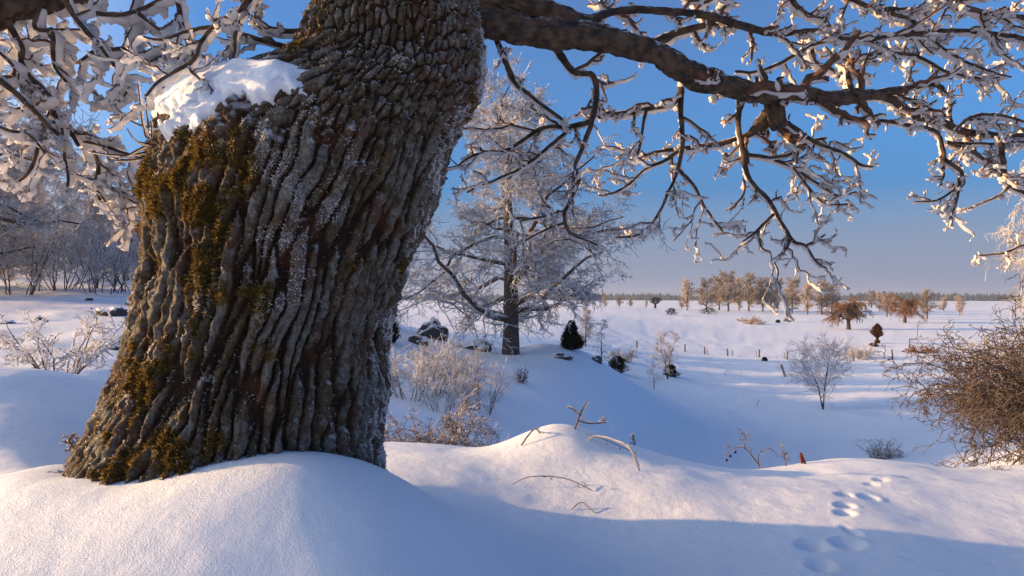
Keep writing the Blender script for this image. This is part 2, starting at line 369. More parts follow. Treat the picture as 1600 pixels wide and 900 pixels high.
def strand(pts, rad, K):
    pts = np.array(pts, float); rad = np.array(rad, float)
    t = np.linspace(0, len(pts) - 1, K); i = np.clip(t.astype(int), 0, len(pts) - 2); w = (t - i)[:, None]
    g = lambda j: pts[np.clip(j, 0, len(pts) - 1)]
    p0, p1, p2, p3 = g(i - 1), g(i), g(i + 1), g(i + 2)
    p = .5 * (2 * p1 + (p2 - p0) * w + (2 * p0 - 5 * p1 + 4 * p2 - p3) * w ** 2 + (3 * p1 - p0 - 3 * p2 + p3) * w ** 3)
    return p[None], np.interp(t, np.arange(len(rad)), rad)[None]

# ------------------------------------------------------------------ the old oak
OD = 3.6
oak = empty('oak_tree', at(360, OD)); oak.location[2] = 0.0; OAK0 = np.array(oak.location)
tag(oak, 'huge old oak with furrowed mossy trunk and hoar-frosted overhanging branches', 'tree')
def opart(name, me, parent=None, kind=None):
    o = link(name, me, parent or oak)
    if parent is None: o.location = -Vector(OAK0)
    if kind: o['kind'] = kind
    return o
prof = np.array([  # photo row, left edge, axis, right edge, front radius
 (-700, 600, 700, 800, .34), (-300, 540, 665, 790, .40), (-100, 515, 640, 768, .42), (0, 500, 625, 752, .43), (60, 472, 610, 752, .44), (95, 446, 602, 755, .41), (112, 400, 595, 756, .42),
 (128, 345, 585, 755, .45), (148, 296, 572, 750, .50), (172, 264, 550, 736, .55), (200, 251, 530, 722, .59), (250, 246, 495, 705, .63), (310, 245, 468, 681, .63), (380, 256, 450, 647, .62), (430, 245, 438, 622, .62),
 (500, 229, 418, 607, .63), (560, 209, 404, 600, .65), (600, 197, 396, 602, .68), (650, 179, 388, 598, .72), (700, 153, 378, 594, .78), (745, 132, 370, 598, .84), (800, 108, 362, 612, .92), (880, 80, 352, 630, 1.0)])
NR, NC = 510, 490
vr = np.concatenate([np.linspace(-700, -60, 90, endpoint=False), np.linspace(-60, 880, NR - 90)])
def pf(i): 
    k = np.ones(9) / 9; a = np.interp(vr, prof[:, 0], prof[:, i]); return np.convolve(np.pad(a, 4, 'edge'), k, 'valid')
L_, A_, R_, Fr = pf(1), pf(2), pf(3), pf(4)
s = OD / F; ph = np.linspace(0, 2 * np.pi, NC, endpoint=False) + np.pi / 2
cph, sph = np.cos(ph), np.sin(ph)
def trunk_surface(disp):
    rx = np.where(cph[None] < 0, ((A_ - L_) * s * .985)[:, None], ((R_ - A_) * s * .985)[:, None])
    x = ((A_ - 800) * s)[:, None] + (rx + disp) * cph[None]
    y = OD + (Fr[:, None] + disp) * sph[None]
    z = CZ + ((HV - vr) * s)[:, None] + np.zeros_like(x)
    return np.stack([x, y, z], -1)
base_S = trunk_surface(np.zeros((NR, NC)))
sx = (ph * .66)[None] + np.zeros((NR, 1)); zz = base_S[..., 2]
up = sstep(330, 120, vr)[:, None]          # finer, cross-cracked bark higher up
wx = sx + .060 * fbm(base_S[..., 0] * 4, base_S[..., 1] * 4, zz * 3.2, 5, 4); wz = zz + .05 * fbm(base_S[..., 0] * 5, base_S[..., 1] * 5, zz * 5, 8, 3)
f1, f2, cid = voronoi(wx / .060, wz / .62, 2); r1 = sstep(.03, .38, f2 - f1)
g1, g2, cid2 = voronoi(wx / .034 + .3 * wz, wz / .11, 6); r2 = sstep(.02, .45, g2 - g1)
h1, h2, _ = voronoi(wx / .05 + wz * 5, wz / .085 - wx * 3, 16); r3 = sstep(.02, .4, h2 - h1)
ridge = r1 * (1 - up) * (.74 + .26 * r2) + up * r3 * (.7 + .3 * r2)
X0, Y0, Z0 = base_S[..., 0], base_S[..., 1], base_S[..., 2]
U0 = 800 + F * X0 / Y0; V0 = HV - F * (Z0 - CZ) / Y0
nz = fbm(X0 * 3, Y0 * 3, Z0 * 3, 77, 4)
mossm = np.exp(-(((U0 - 310) / 105) ** 2 + ((V0 - 290) / 85) ** 2)) * 1.1 + np.exp(-(((U0 - 300) / 150) ** 2 + ((V0 - 715) / 45) ** 2)) + .75 * np.exp(-((U0 - 230) / 60) ** 2 - ((V0 - 610) / 90) ** 2)
mossm = mossm + .55 * np.exp(-((U0 - 300) / 45) ** 2 - ((V0 - 450) / 90) ** 2) + .45 * sstep(.2, .6, nz)
mossm = np.clip(mossm * .66 + .95 * fbm(X0 * 8, Y0 * 8, Z0 * 8, 78, 3), 0, 1.2) * (sph[None] < .5)
capz = np.exp(-((U0 - 390) / 120) ** 2 - ((V0 - 190) / 75) ** 2)
rime = np.clip(1.5 * capz * sstep(-.3, .3, nz) + sstep(.88, 1.0, cph)[None] * .4 + 0 * Z0 + .35 * sstep(.1, .5, nz), 0, 1) * (1 - .5 * np.clip(mossm, 0, 1))
disp = (ridge - .55) * (.050 - .018 * up) + .012 * (cid - .5) + .05 * fbm(X0 * 1.7, Y0 * 1.7, Z0 * 1.7, 91, 2) + .020 * fbm(X0 * 21, Y0 * 21, Z0 * 15, 95, 5) + .010 * fbm(X0 * 55, Y0 * 55, Z0 * 45, 96, 2)
disp += np.clip(mossm, 0, 1) * .022 * (fbm(X0 * 16, Y0 * 16, Z0 * 16, 99, 3) + .5)
SURF = trunk_surface(disp)
I = np.arange(NR * NC).reshape(NR, NC); J = np.roll(I, -1, 1)
Q = np.stack([I[:-1], I[1:], J[1:], J[:-1]], -1).reshape(-1, 4)
opart('trunk', mesh('oak_trunk', SURF.reshape(-1, 3), Q, M_bark, attrs={'ridge': ridge, 'moss': mossm, 'cell': cid, 'rime': rime}))
# surface normals
du = np.roll(SURF, -1, 1) - np.roll(SURF, 1, 1); dv = np.gradient(SURF, axis=0); NRM = norm(np.cross(dv, du))
bdu = np.roll(base_S, -1, 1) - np.roll(base_S, 1, 1); bdv = np.gradient(base_S, axis=0); BN = norm(np.cross(bdv, bdu))
sgn = np.sign((BN[..., 0] * cph[None] + BN[..., 1] * sph[None]).mean()); NRM *= sgn; BN *= sgn
# snow lying on the shoulder of the old broken limb
rows = np.nonzero((vr > 85) & (vr < 330))[0]
cap_m = sstep(.20, .42, BN[..., 2] + .34 * fbm(X0 * 9, Y0 * 9, Z0 * 9, 61, 4)) * (1 - sstep(225, 300, V0 + 50 * nz)) * sstep(92, 112, V0) * sstep(520, 430, U0 + 40 * nz) * (cph[None] < .3)
cs = base_S + BN * (cap_m * .068 - .034 + .020 * fbm(X0 * 12, Y0 * 12, Z0 * 12, 62, 3))[..., None] + np.array([0, 0, 1]) * (cap_m * .02)[..., None]
cols = np.nonzero(cap_m[rows].max(0) > .01)[0]
cs = cs[rows]; k = len(rows); I2 = np.arange(k * NC).reshape(k, NC); J2 = np.roll(I2, -1, 1)
Q2 = np.stack([I2[:-1], I2[1:], J2[1:], J2[:-1]], -1)
cm = cap_m[rows]; keep = np.maximum.reduce([cm[:-1], cm[1:], np.roll(cm, -1, 1)[:-1]]) > .02
Q2 = Q2[keep]; us = np.unique(Q2); re = np.zeros(k * NC, int); re[us] = np.arange(len(us))
opart('snow_cap', mesh('snow_cap', cs.reshape(-1, 3)[us], re[Q2], M_snow))
# moss tufts and rime crystals standing on the bark
def blades(n, weight, size, lift, name, mat, tint):
    front = (sph[None] < .45) & (V0 > -60) & (V0 < 790)
    w = (weight * front).ravel(); w = w / w.sum(); pick = rng.choice(len(w), n, p=w)
    p = SURF.reshape(-1, 3)[pick] + rng.normal(size=(n, 3)) * .003; nn = NRM.reshape(-1, 3)[pick]
    d = norm(nn + rng.normal(size=(n, 3)) * .55 + np.array(lift)); side = norm(np.cross(d, rng.normal(size=(n, 3))))
    L = size * rng.uniform(.5, 1.4, (n, 1)); W = L * .22
    V = np.stack([p - side * W - nn * .003, p + side * W - nn * .003, p + d * L + side * W * .4], 1).reshape(-1, 3)
    return mesh(name, V, None, mat, tris=np.arange(n * 3).reshape(n, 3), smooth=False, attrs={'tint': np.repeat(tint(n), 3)})
opart('moss', blades(30000, np.clip(mossm - .38, 0, 1) ** 1.5 * (.4 + ridge), .016, (0, 0, .1), 'moss', M_moss, lambda n: rng.uniform(0, 1, n) ** 1.6), kind='stuff')
opart('rime_crystals', blades(60000, np.clip(rime * 1.3 * sstep(-.25, .35, fbm(X0 * 9, Y0 * 9, Z0 * 9, 88, 3)) - .1, 0, 1) * ridge ** 2 + .05 * np.clip(NRM[..., 2], 0, 1), .0075, (.3, .3, .1), 'rime', M_frost, lambda n: np.zeros(n)), kind='stuff')

# ---- branches traced through the crown: (photo column, row, radius in px), depth from..to
WIND = norm(np.array([.12, .86, -.32]))
BR = [
 ('A', 3.55, 4.5, [(690, 20, 34), (758, 30, 25), (830, 48, 23), (920, 57, 21), (995, 74, 18), (1040, 92, 18), (1085, 120, 20), (1130, 131, 17), (1174, 145, 15), (1210, 145, 15), (1255, 147, 13), (1300, 154, 12), (1335, 150, 11), (1369, 146, 9), (1420, 138, 8), (1450, 129, 7), (1474, 138, 5)], .45),
 ('', 3.5, 4.3, [(705, -25, 22), (790, -8, 20), (850, 12, 15), (905, 30, 10), (932, 26, 8), (980, 15, 8), (1070, 20, 8), (1120, 28, 8), (1174, 45, 8), (1219, 52, 7), (1270, 48, 6), (1312, 45, 5)], .9),
 ('', 4.1, 4.6, [(1312, 60, 4), (1354, 62, 5), (1420, 51, 6), (1510, 48, 5), (1600, 60, 5), (1700, 85, 4)], 1.1),
 ('', 4.0, 4.2, [(1010, 74, 12), (1058, 51, 9), (1112, 37, 7), (1150, 33, 5)], .6),
 ('', 4.3, 4.9, [(1350, 148, 9), (1396, 156, 9), (1420, 180, 9), (1465, 187, 9), (1500, 203, 8), (1540, 210, 8), (1600, 213, 7), (1720, 225, 6)], .8),
 ('', 4.3, 4.5, [(1285, 158, 8), (1330, 183, 4.5), (1381, 189, 4), (1435, 197, 4), (1465, 207, 4), (1474, 234, 5), (1478, 250, 5), (1500, 265, 5), (1503, 280, 4), (1490, 297, 3), (1465, 312, 2.5), (1428, 314, 2)], .8),
 ('', 4.15, 4.2, [(1208, 145, 15), (1212, 180, 14), (1219, 199, 12)], .1),
 ('', 4.2, 4.5, [(1232, 192, 6), (1262, 215, 5), (1290, 228, 4), (1320, 240, 4), (1345, 257, 3.5), (1364, 260, 3)], .7),
 ('', 4.1, 4.0, [(1064, 132, 9), (1064, 160, 6), (1064, 186, 6), (1067, 222, 5), (1058, 270, 4), (1040, 310, 3), (1032, 330, 2)], 1.0),
 ('', 4.2, 4.4, [(1205, 170, 12), (1190, 190, 10), (1169, 210, 8), (1136, 222, 7), (1079, 230, 6), (1030, 236, 4), (1000, 246, 3), (975, 252, 2)], 1.2),
 ('', 4.15, 4.1, [(1160, 145, 12), (1157, 162, 8), (1154, 192, 6), (1160, 228, 6), (1164, 255, 6), (1175, 284, 5), (1202, 314, 4.5), (1222, 348, 4), (1239, 375, 4), (1259, 383, 3), (1276, 409, 2.5), (1292, 419, 2)], .9),
 ('', 4.1, 4.1, [(1259, 383, 3), (1275, 376, 2.5), (1290, 366, 2)], 1.0),
 ('', 4.1, 4.1, [(1209, 334, 4), (1185, 358, 3), (1161, 378, 2)], 1.1),
 ('', 4.1, 4.1, [(1185, 360, 3), (1190, 385, 2.5), (1203, 392, 2)], 1.0),
 ('', 4.1, 4.1, [(1236, 374, 3), (1225, 395, 2.5), (1210, 412, 2)], 1.0),
 ('', 3.8, 3.9, [(865, 62, 10), (872, 80, 8), (896, 111, 8), (926, 117, 7), (932, 150, 7), (926, 186, 6), (911, 228, 6), (898, 262, 5), (904, 280, 5), (892, 310, 5), (883, 331, 4), (883, 349, 4), (889, 364, 3)], .9),
 ('', 3.9, 3.9, [(883, 331, 4), (860, 337, 3), (841, 340, 2.6), (811, 346, 2)], 1.0),
 ('', 3.9, 3.9, [(883, 347, 3), (855, 358, 2.6), (820, 376, 2)], 1.2),
 ('', 3.9, 3.9, [(889, 364, 3), (905, 372, 2.5), (935, 384, 2)], 1.2),
 ('', 3.9, 4.1, [(922, 190, 7), (890, 198, 6), (854, 198, 5), (821, 216, 4.5), (791, 234, 4), (740, 243, 3), (712, 262, 2)], 1.2),
 ('', 3.9, 4.2, [(890, 200, 5), (866, 222, 4), (845, 240, 3.5), (815, 262, 3), (770, 282, 2.5), (730, 300, 2)], 1.2),
 ('', 4.1, 4.0, [(1064, 145, 8), (1049, 162, 7), (1010, 171, 6), (974, 177, 6), (935, 183, 5)], 1.0),
 ('', 4.0, 4.0, [(1010, 172, 4), (1005, 200, 3.5), (1000, 225, 3), (996, 242, 2)], 1.0),
 ('', 3.7, 3.9, [(772, 50, 9), (776, 64, 7), (791, 99, 7), (806, 129, 6), (830, 150, 5), (866, 177, 4), (884, 190, 3)], .7),
 ('', 4.1, 4.3, [(1070, 228, 5), (1040, 250, 4), (1010, 262, 3.5), (985, 285, 3), (960, 300, 2.5), (935, 305, 2)], 1.2),
 ('', 4.0, 4.1, [(1058, 262, 4), (1085, 290, 3.5), (1100, 320, 3), (1118, 345, 2.5), (1130, 362, 2)], 1.1),
 ('', 4.0, 4.1, [(1045, 300, 3.5), (1025, 340, 3), (1000, 365, 3), (960, 372, 2)], 1.0),
 ('', 4.2, 4.4, [(1164, 240, 5), (1200, 246, 4), (1240, 262, 3.5), (1275, 285, 3), (1310, 305, 2.5), (1338, 300, 2)], 1.2),
 ('', 4.2, 4.4, [(1200, 246, 4), (1235, 240, 3.5), (1262, 222, 4), (1290, 215, 3)], 1.2),
 ('', 4.2, 4.4, [(1240, 262, 3), (1262, 290, 2.5), (1290, 318, 2), (1325, 318, 2)], 1.2),
 ('', 4.1, 4.5, [(1486, -20, 7), (1500, 5, 6), (1534, 18, 6), (1570, 24, 5), (1640, 30, 4)], 1.2),
 ('', 4.1, 4.4, [(1225, -20, 6), (1240, 3, 6), (1255, 18, 5), (1282, 33, 4), (1310, 52, 3)], 1.2),
 ('', 4.2, 4.6, [(1300, -20, 6), (1345, 5, 5), (1390, 14, 5), (1450, 10, 4), (1500, -10, 4)], 1.4),
 ('', 4.2, 4.6, [(1395, 20, 5), (1420, 30, 4), (1440, 44, 4), (1480, 80, 3), (1530, 105, 3), (1580, 120, 2)], 1.4),
 ('', 4.2, 4.6, [(1335, 150, 7), (1325, 120, 6), (1332, 95, 5), (1370, 84, 4), (1430, 86, 4), (1475, 110, 3), (1530, 122, 2.5), (1565, 120, 2)], 1.3),
 ('', 4.0, 4.3, [(1150, 112, 3), (1190, 110, 3.5), (1235, 90, 4), (1268, 70, 4), (1300, 62, 4)], 1.2),
 ('', 4.3, 4.6, [(1268, 75, 5), (1276, 98, 4), (1300, 108, 3.5), (1320, 125, 4)], 1.0),
 ('', 4.5, 4.8, [(1565, 212, 7), (1567, 250, 6), (1575, 285, 5), (1610, 305, 4), (1680, 330, 3)], .9),
 ('', 4.5, 4.7, [(1480, 222, 5), (1510, 232, 5), (1540, 250, 4), (1562, 270, 3)], 1.3),
 ('', 4.5, 4.7, [(1478, 222, 4), (1540, 224, 3), (1600, 222, 3), (1660, 232, 2)], 1.4),
 ('', 4.4, 4.5, [(1500, 278, 4), (1498, 300, 3), (1492, 325, 2.5), (1484, 343, 2)], .8),
 ('', 4.5, 4.7, [(1580, 290, 4), (1562, 305, 3), (1540, 315, 2.5), (1512, 325, 2)], 1.0),
 ('', 4.7, 4.9, [(1640, 380, 4), (1600, 383, 3), (1565, 396, 2.5), (1530, 398, 2)], .8),
 ('', 4.4, 4.6, [(1492, 206, 4), (1512, 185, 4), (1545, 178, 3.5), (1575, 182, 3), (1600, 190, 2.5)], 1.0),
 # left of the trunk
 ('', 2.5, 2.9, [(-160, 60, 30), (-60, 28, 28), (0, 12, 26), (95, -18, 24), (220, -70, 26)], .5),
 ('', 2.7, 2.9, [(10, 30, 9), (18, 45, 8), (33, 75, 7), (33, 96, 7), (45, 117, 7), (69, 141, 7), (78, 165, 6), (93, 189, 5), (111, 207, 5), (123, 228, 4)], 1.1),
 ('', 2.7, 2.9, [(60, 10, 7), (54, 44, 5), (81, 50, 5), (81, 78, 5), (87, 108, 4), (104, 130, 3), (120, 150, 2)], 1.2),
 ('', 2.7, 3.0, [(100, -5, 7), (114, 24, 6), (135, 48, 6), (156, 72, 5), (140, 85, 4), (120, 99, 3)], 1.2),
 ('', 2.8, 3.1, [(135, 48, 5), (165, 75, 5), (207, 74, 5), (240, 87, 4), (270, 102, 4), (285, 124, 2)], 1.2),
 ('', 2.9, 3.1, [(275, -15, 6), (279, 12, 6), (288, 51, 6), (297, 78, 5), (303, 95, 4), (312, 126, 4)], 1.0),
 ('', 3.2, 3.0, [(345, 30, 6), (330, 45, 5), (312, 69, 5), (300, 96, 5), (264, 117, 4), (246, 129, 4), (228, 150, 3)], 1.2),
 ('', 3.5, 3.2, [(475, 78, 6), (450, 74, 6), (390, 57, 6), (333, 42, 5), (290, 50, 4), (255, 62, 3), (225, 58, 2)], 1.0),
 ('', 3.5, 3.3, [(490, 48, 7), (471, 48, 6), (420, 45, 6), (402, 36, 6), (388, 22, 5), (375, -10, 5)], .9),
 ('', 3.2, 3.2, [(400, -20, 10), (387, 0, 9), (375, 21, 7), (368, 50, 5), (366, 80, 4), (354, 112, 4), (336, 123, 3)], 1.0),
 ('', 2.6, 2.8, [(-40, 105, 8), (0, 126, 7), (30, 150, 7), (60, 180, 6), (81, 201, 5), (100, 215, 4)], 1.3),
 ('', 2.8, 2.9, [(63, 190, 5), (62, 210, 4.5), (60, 228, 4.5), (45, 267, 4), (20, 290, 3)], 1.1),
 ('', 2.9, 3.1, [(115, 212, 4), (129, 219, 4), (165, 228, 4), (190, 238, 3.5), (216, 246, 2.5)], 1.2),
 ('', 2.9, 3.0, [(146, 235, 4), (153, 259, 5), (150, 289, 5), (156, 313, 4)], 1.0),
 ('', 3.0, 3.1, [(155, 280, 3), (162, 289, 3.5), (192, 301, 4), (210, 316, 4), (240, 322, 3)], 1.2),
 ('', 2.8, 2.9, [(96, 200, 4), (100, 237, 4), (105, 265, 3.5), (106, 292, 3)], 1.1),
 ('', 2.7, 2.9, [(150, 20, 6), (190, 22, 5), (225, 12, 5), (262, -5, 4)], 1.4),
 ('', 2.7, 2.9, [(156, 72, 4), (185, 110, 4), (200, 140, 3.5), (176, 165, 3)], 1.3),
 ('', 2.6, 2.8, [(-20, 190, 4), (20, 205, 4), (45, 210, 3), (70, 240, 3)], 1.3),
 ('', 2.8, 3.0, [(215, 20, 5), (240, 40, 4), (262, 62, 3.5), (250, 90, 3), (215, 98, 2)], 1.3),
 ('', 2.6, 2.8, [(-30, 60, 5), (10, 92, 4), (22, 112, 4), (5, 135, 3)], 1.2),
]
def frost_blades(mb, P, R, w, up_k, WIND=WIND):
    """ragged hoar-frost fins grown to windward on strands P (M,k,3)"""
    M_, k, _ = P.shape
    if M_ == 0: return
    K = up_k; t = np.linspace(0, k - 1, K); i = np.clip(t.astype(int), 0, k - 2); f = (t - i)[None, :, None]
    p = P[:, i] * (1 - f) + P[:, i + 1] * f; r = R[:, i] * (1 - f[..., 0]) + R[:, i + 1] * f[..., 0]
    T = norm(np.gradient(p, axis=1)); wv = WIND - T * (T @ WIND)[..., None] * .8; wl = np.linalg.norm(wv, axis=-1, keepdims=True); wv = wv / np.maximum(wl, .25)
    side = norm(np.cross(T, wv) + 1e-6)
    W_ = np.broadcast_to(np.asarray(w, float).reshape(-1, 1), (M_, K)) * rng.uniform(.75, 1.25, (M_, 1))
    W_ = W_ * (.55 + .45 * np.sin(np.linspace(.35, 2.9, K)))[None]
    an = np.arange(6) * np.pi / 3; ca, sa = np.cos(an), np.sin(an)
    rag = 1 + rng.normal(size=(M_, K, 6)) * .20; rag = np.clip(rag + (rng.normal(size=(M_, K, 1)) * .30), .3, 1.9)
    cen = p + wv * (r * .9 + W_ * .42)[..., None] + WIND * 0
    a_ = (W_ * .55 + r * .2)[..., None] * rag; b_ = (W_ * .09 + r * .7)[..., None] * rag
    off = wv[:, :, None] * (a_ * ca)[..., None] + side[:, :, None] * (b_ * sa)[..., None] + T[:, :, None] * (rng.normal(size=(M_, K, 6, 1)) * .004)
    mb.add((cen[:, :, None] + off).reshape(-1, 3), tube_quads(M_, K, 6))
for nm, d0, d1, pts, dens in BR:
    left = d0 < 3.15
    if left: d0, d1 = d0 + .85, d1 + .85
    q = np.array(pts, float); n = len(q); ds = np.interp(np.arange(n), [0, n - 1], [d0, d1])
    P3 = np.stack([PX(u, v, d) for (u, v, _), d in zip(q, ds)]); Rm = np.where(q[:, 2] > 9, q[:, 2] * .95, q[:, 2] * .66) * ds / F
    L = np.linalg.norm(np.diff(P3, axis=0), axis=1).sum(); K = int(max(8, L / (.022 if Rm.max() < .05 else .012)))
    P, R = strand(P3, Rm, K); thick = Rm.max() > .045
    amp = .006 if not thick else .004
    P = P + amp * np.stack([fbm(P[..., 0] * 14, P[..., 1] * 14 + 9 * j, P[..., 2] * 14, 200 + j, 2) for j in range(3)], -1)
    R = R * (1 + (.07 if thick else .22) * fbm(P[..., 0] * 22, P[..., 1] * 22, P[..., 2] * 22, 210, 2))
    mb = MB()
    if thick:                                   # furrowed limb
        sd = 40; T, A, B = frames(P); an = np.arange(sd) * 2 * np.pi / sd
        al = np.cumsum(np.r_[0, np.linalg.norm(np.diff(P[0], axis=0), axis=1)])
        gx, gy = np.meshgrid(an / (2 * np.pi) * 13, al / .24); gx = gx + .5 * noise(gy * 2, gx, 0, 7)
        e1, e2, _ = voronoi(gx, gy, 44)
        e3, e4, _ = voronoi(gx * 2.3 + .4 * noise(gy, gx), gy * 2.0, 45)
        rr_ = R[0][:, None] * (1 + .26 * (sstep(.02, .4, e2 - e1) - .5) + .10 * (sstep(.02, .4, e4 - e3) - .5)) + .003 * noise(gx * 4, gy * 4, 0, 3)
        Vv = P[0][:, None] + rr_[..., None] * (A[0][:, None] * np.cos(an)[None, :, None] + B[0][:, None] * np.sin(an)[None, :, None])
        mb.add(Vv.reshape(-1, 3), tube_quads(1, len(P[0]), sd))
    else: mb.tubes(P, R, 9, .10)
    bo = opart('branch', mb.mesh('branch', M_limb))
    # twigs: crooked spurs of two orders
    big = 1.08 if left else 1.0
    n1 = max(2, int(L * 10 * dens)); t0 = .12 if not thick else .3
    tw1, r1_ = grow(P, R, n1, t0, 1.0, 58, lambda t, pl: big * (.10 + .30 * rng.uniform(0, 1, len(t)) ** 1.4), 10, .20, -.12, .6, .5, .15, .0036, (0, 0.05, 0))
    tw2, r2_ = grow(tw1, r1_, 4, .2, 1.0, 46, lambda t, pl: .03 + .36 * pl * rng.uniform(.3, 1, len(t)), 6, .22, 0, .75, .6, 0, .0026)
    tw3, r3_ = grow(tw2, r2_, 1, .4, 1.0, 48, lambda t, pl: .018 + .25 * pl, 4, .25, 0, .8, .7, 0, .0024)
    tb = MB(); tb.tubes(tw1, r1_, 4, .15); tb.tubes(tw2, r2_, 3, .15); tb.tubes(tw3, r3_, 3)
    opart('twigs', tb.mesh('twigs', M_twig), bo, 'stuff')
    fb = MB(); fw = .055 if left else .034
    if not thick: frost_blades(fb, P, R, np.full(1, fw * 1.0), max(10, int(L / .017)))
    frost_blades(fb, tw1, r1_, np.full(len(tw1), fw), 13); frost_blades(fb, tw2, r2_, np.full(len(tw2), fw * .82), 6); frost_blades(fb, tw3, r3_, np.full(len(tw3), fw * .62), 4)
    opart('frost', fb.mesh('frost', M_frost), bo, 'stuff')
# shoots sprouting from the shoulder
sb = PX(262, 232, 3.45)
for k in range(17):
    e = PX(rng.uniform(135, 262), rng.uniform(112, 262), rng.uniform(3.1, 3.5))
    if k % 4 == 0: e = PX(rng.uniform(215, 262), rng.uniform(110, 160), 3.35)
    b0 = sb + rng.normal(size=3) * np.array([.02, .03, .04]); m1 = b0 * .5 + e * .5 + np.array([-.03, 0, -.02])
    P, R = strand([b0 + np.array([.05, .02, -.02]), b0, m1, e], np.array([.006, .005, .004, .0022]), 26)
    P = P + .006 * np.stack([fbm(P[..., 0] * 10 + k, P[..., 1] * 10, P[..., 2] * 10 + 7 * j, 300, 2) for j in range(3)], -1)
    so = opart('shoot', (lambda m: (m.tubes(P, R, 6, .1), m.mesh('shoot', M_twig))[1])(MB()))
    fb = MB(); frost_blades(fb, P[:, 4:], R[:, 4:], np.full(1, .009), 40); opart('frost', fb.mesh('frost', M_frost), so, 'stuff')
for u, v, d in [(751, 232, 3.9), (844, 253, 4.0), (884, 372, 3.88), (413, 96, 3.3), (428, 104, 3.3), (1232, 182, 4.2), (846, 262, 4.0), (795, 20, 3.7)]:
    p = PX(u, v, d); n = 7; t = np.linspace(-1, 1, n); w = np.array([.2, .8, .6, 1, .7, .75, .1]) * .009
    ax = norm(rng.normal(size=3) + np.array([0, 0, -1.2])); sd = norm(np.cross(ax, rng.normal(size=3))); up_ = np.cross(ax, sd)
    c = p + ax * (t * .02)[:, None] + up_ * (.006 * t ** 2)[:, None]
    V = np.concatenate([c - sd * w[:, None] + up_ * .004, c, c + sd * w[:, None] + up_ * .004]); i = np.arange(n - 1)
    Q = np.concatenate([np.stack([i + a, i + 1 + a, i + 1 + a + n, i + a + n], -1) for a in (0, n)])
    opart('leaf', mesh('leaf', V, Q, M_leaf, attrs={'tint': np.tile(rng.uniform(0, 1, n), 3)}))

# ------------------------------------------------------------------ other trees
def make_tree(name, H, r0, limbs, lo, hi, ang, llen, sub, grav, mats, K=7, thin=.02, crook=.16, lean=0.0, up=.15, twig_r=.55, sub_len=(.42, .38, .45), wsc=1.0):
    root = empty(name)
    tp = [(0, 0, -.3), (.02 * H * lean, 0, H * .3), (.05 * H * lean + rng.normal() * .02 * H, rng.normal() * .02 * H, H * .65), (.06 * H * lean + rng.normal() * .03 * H, rng.normal() * .02 * H, H)]
    P, R = strand(tp, [r0 * 1.25, r0 * .9, r0 * .55, r0 * .12], 18)
    l1, q1 = grow(P, R, limbs, lo, hi, ang, llen, 9, crook, grav[0], .5, .25, .25, thin * 1.6, up=up)
    l2, q2 = grow(l1, q1, sub[0], .18, 1, 48, lambda t, pl: pl * sub_len[0] * (1.15 - .5 * t), K, crook * 1.3, grav[1], .55, .35, .2, thin * 1.2)
    l3, q3 = grow(l2, q2, sub[1], .15, 1, 45, lambda t, pl: pl * sub_len[1] + .10 * wsc, 6, crook * 1.5, grav[2], .6, .5, .1, thin)
    a_ = MB(); a_.tubes(P, R, 10, .06); a_.tubes(l1, q1, 6, .08)
    link('trunk', a_.mesh('trunk', mats[0]), root)
    c = MB(); c.tubes(l2, q2, 4); c.tubes(l3, q3, 3)
    if sub[2]:
        l4, q4 = grow(l3, q3, sub[2], .15, 1, 42, lambda t, pl: pl * sub_len[2] + .06 * wsc, 4, crook * 1.6, grav[2], .7, .6, 0, thin * .85)
        c.tubes(l4, q4, 3)
    link('crown', c.mesh('crown', mats[1]), root)
    return root
def put(o, loc, rz=0.0, sc_=1.0, **kw):
    o.location = loc; o.rotation_euler[2] = rz; o.scale = (sc_,) * 3 if np.isscalar(sc_) else sc_
    return tag(o, **kw)
# the frosted oak in the middle distance
mid = make_tree('frosted_oak', 12.6, .33, 38, .15, .97, 80, lambda t, pl: 7.0 * (1.0 - .62 * t ** 1.6) * (.75 + .45 * rng.uniform(size=len(t))), (10, 7, 5), (-.02, -.25, -.2), (M_flimb, M_ftwig), thin=.019, crook=.2, up=.05)
put(mid, at(798, 35), 2.2, (1.18, 1.18, 1.0), label='broad frosted oak standing on the snowy knoll beside a dark juniper', cat='tree')
o = copy_tree(mid); put(o, at(-110, 30), 2.1, 1.15, label='frosted oak at the wood edge with low limbs reaching over the rocky slope', cat='tree')
birch = make_tree('weeping_birch', 13.5, .16, 38, .07, .98, 48, lambda t, pl: 3.6 * (1.05 - .75 * t), (9, 6, 4), (-.25, -1.0, -1.9), (M_flimb, M_birch), thin=.014, crook=.14, up=.35, sub_len=(.45, .55, .5))
GB = 'birches on the wooded hill'
for k, (u, d, s_, lab) in enumerate([(150, 40, .60, None), (222, 52, .62, None), (50, 47, .85, None), (-40, 38, 1.0, None), (110, 66, .85, None)]):
    o = birch if k == 0 else copy_tree(birch)
    put(o, at(u, d), k * 1.7, s_, label='weeping birch white with rime among the trees on the left hill', cat='tree', group=GB)
o = copy_tree(birch); put(o, at(1655, 15), 1.0, .62, label='sunlit weeping birch rising behind the brown thorn bush', cat='tree')
o = copy_tree(birch); put(o, at(915, 80), 2.0, .42, label='small sunlit pink birch showing behind the frosted oak crown', cat='tree')
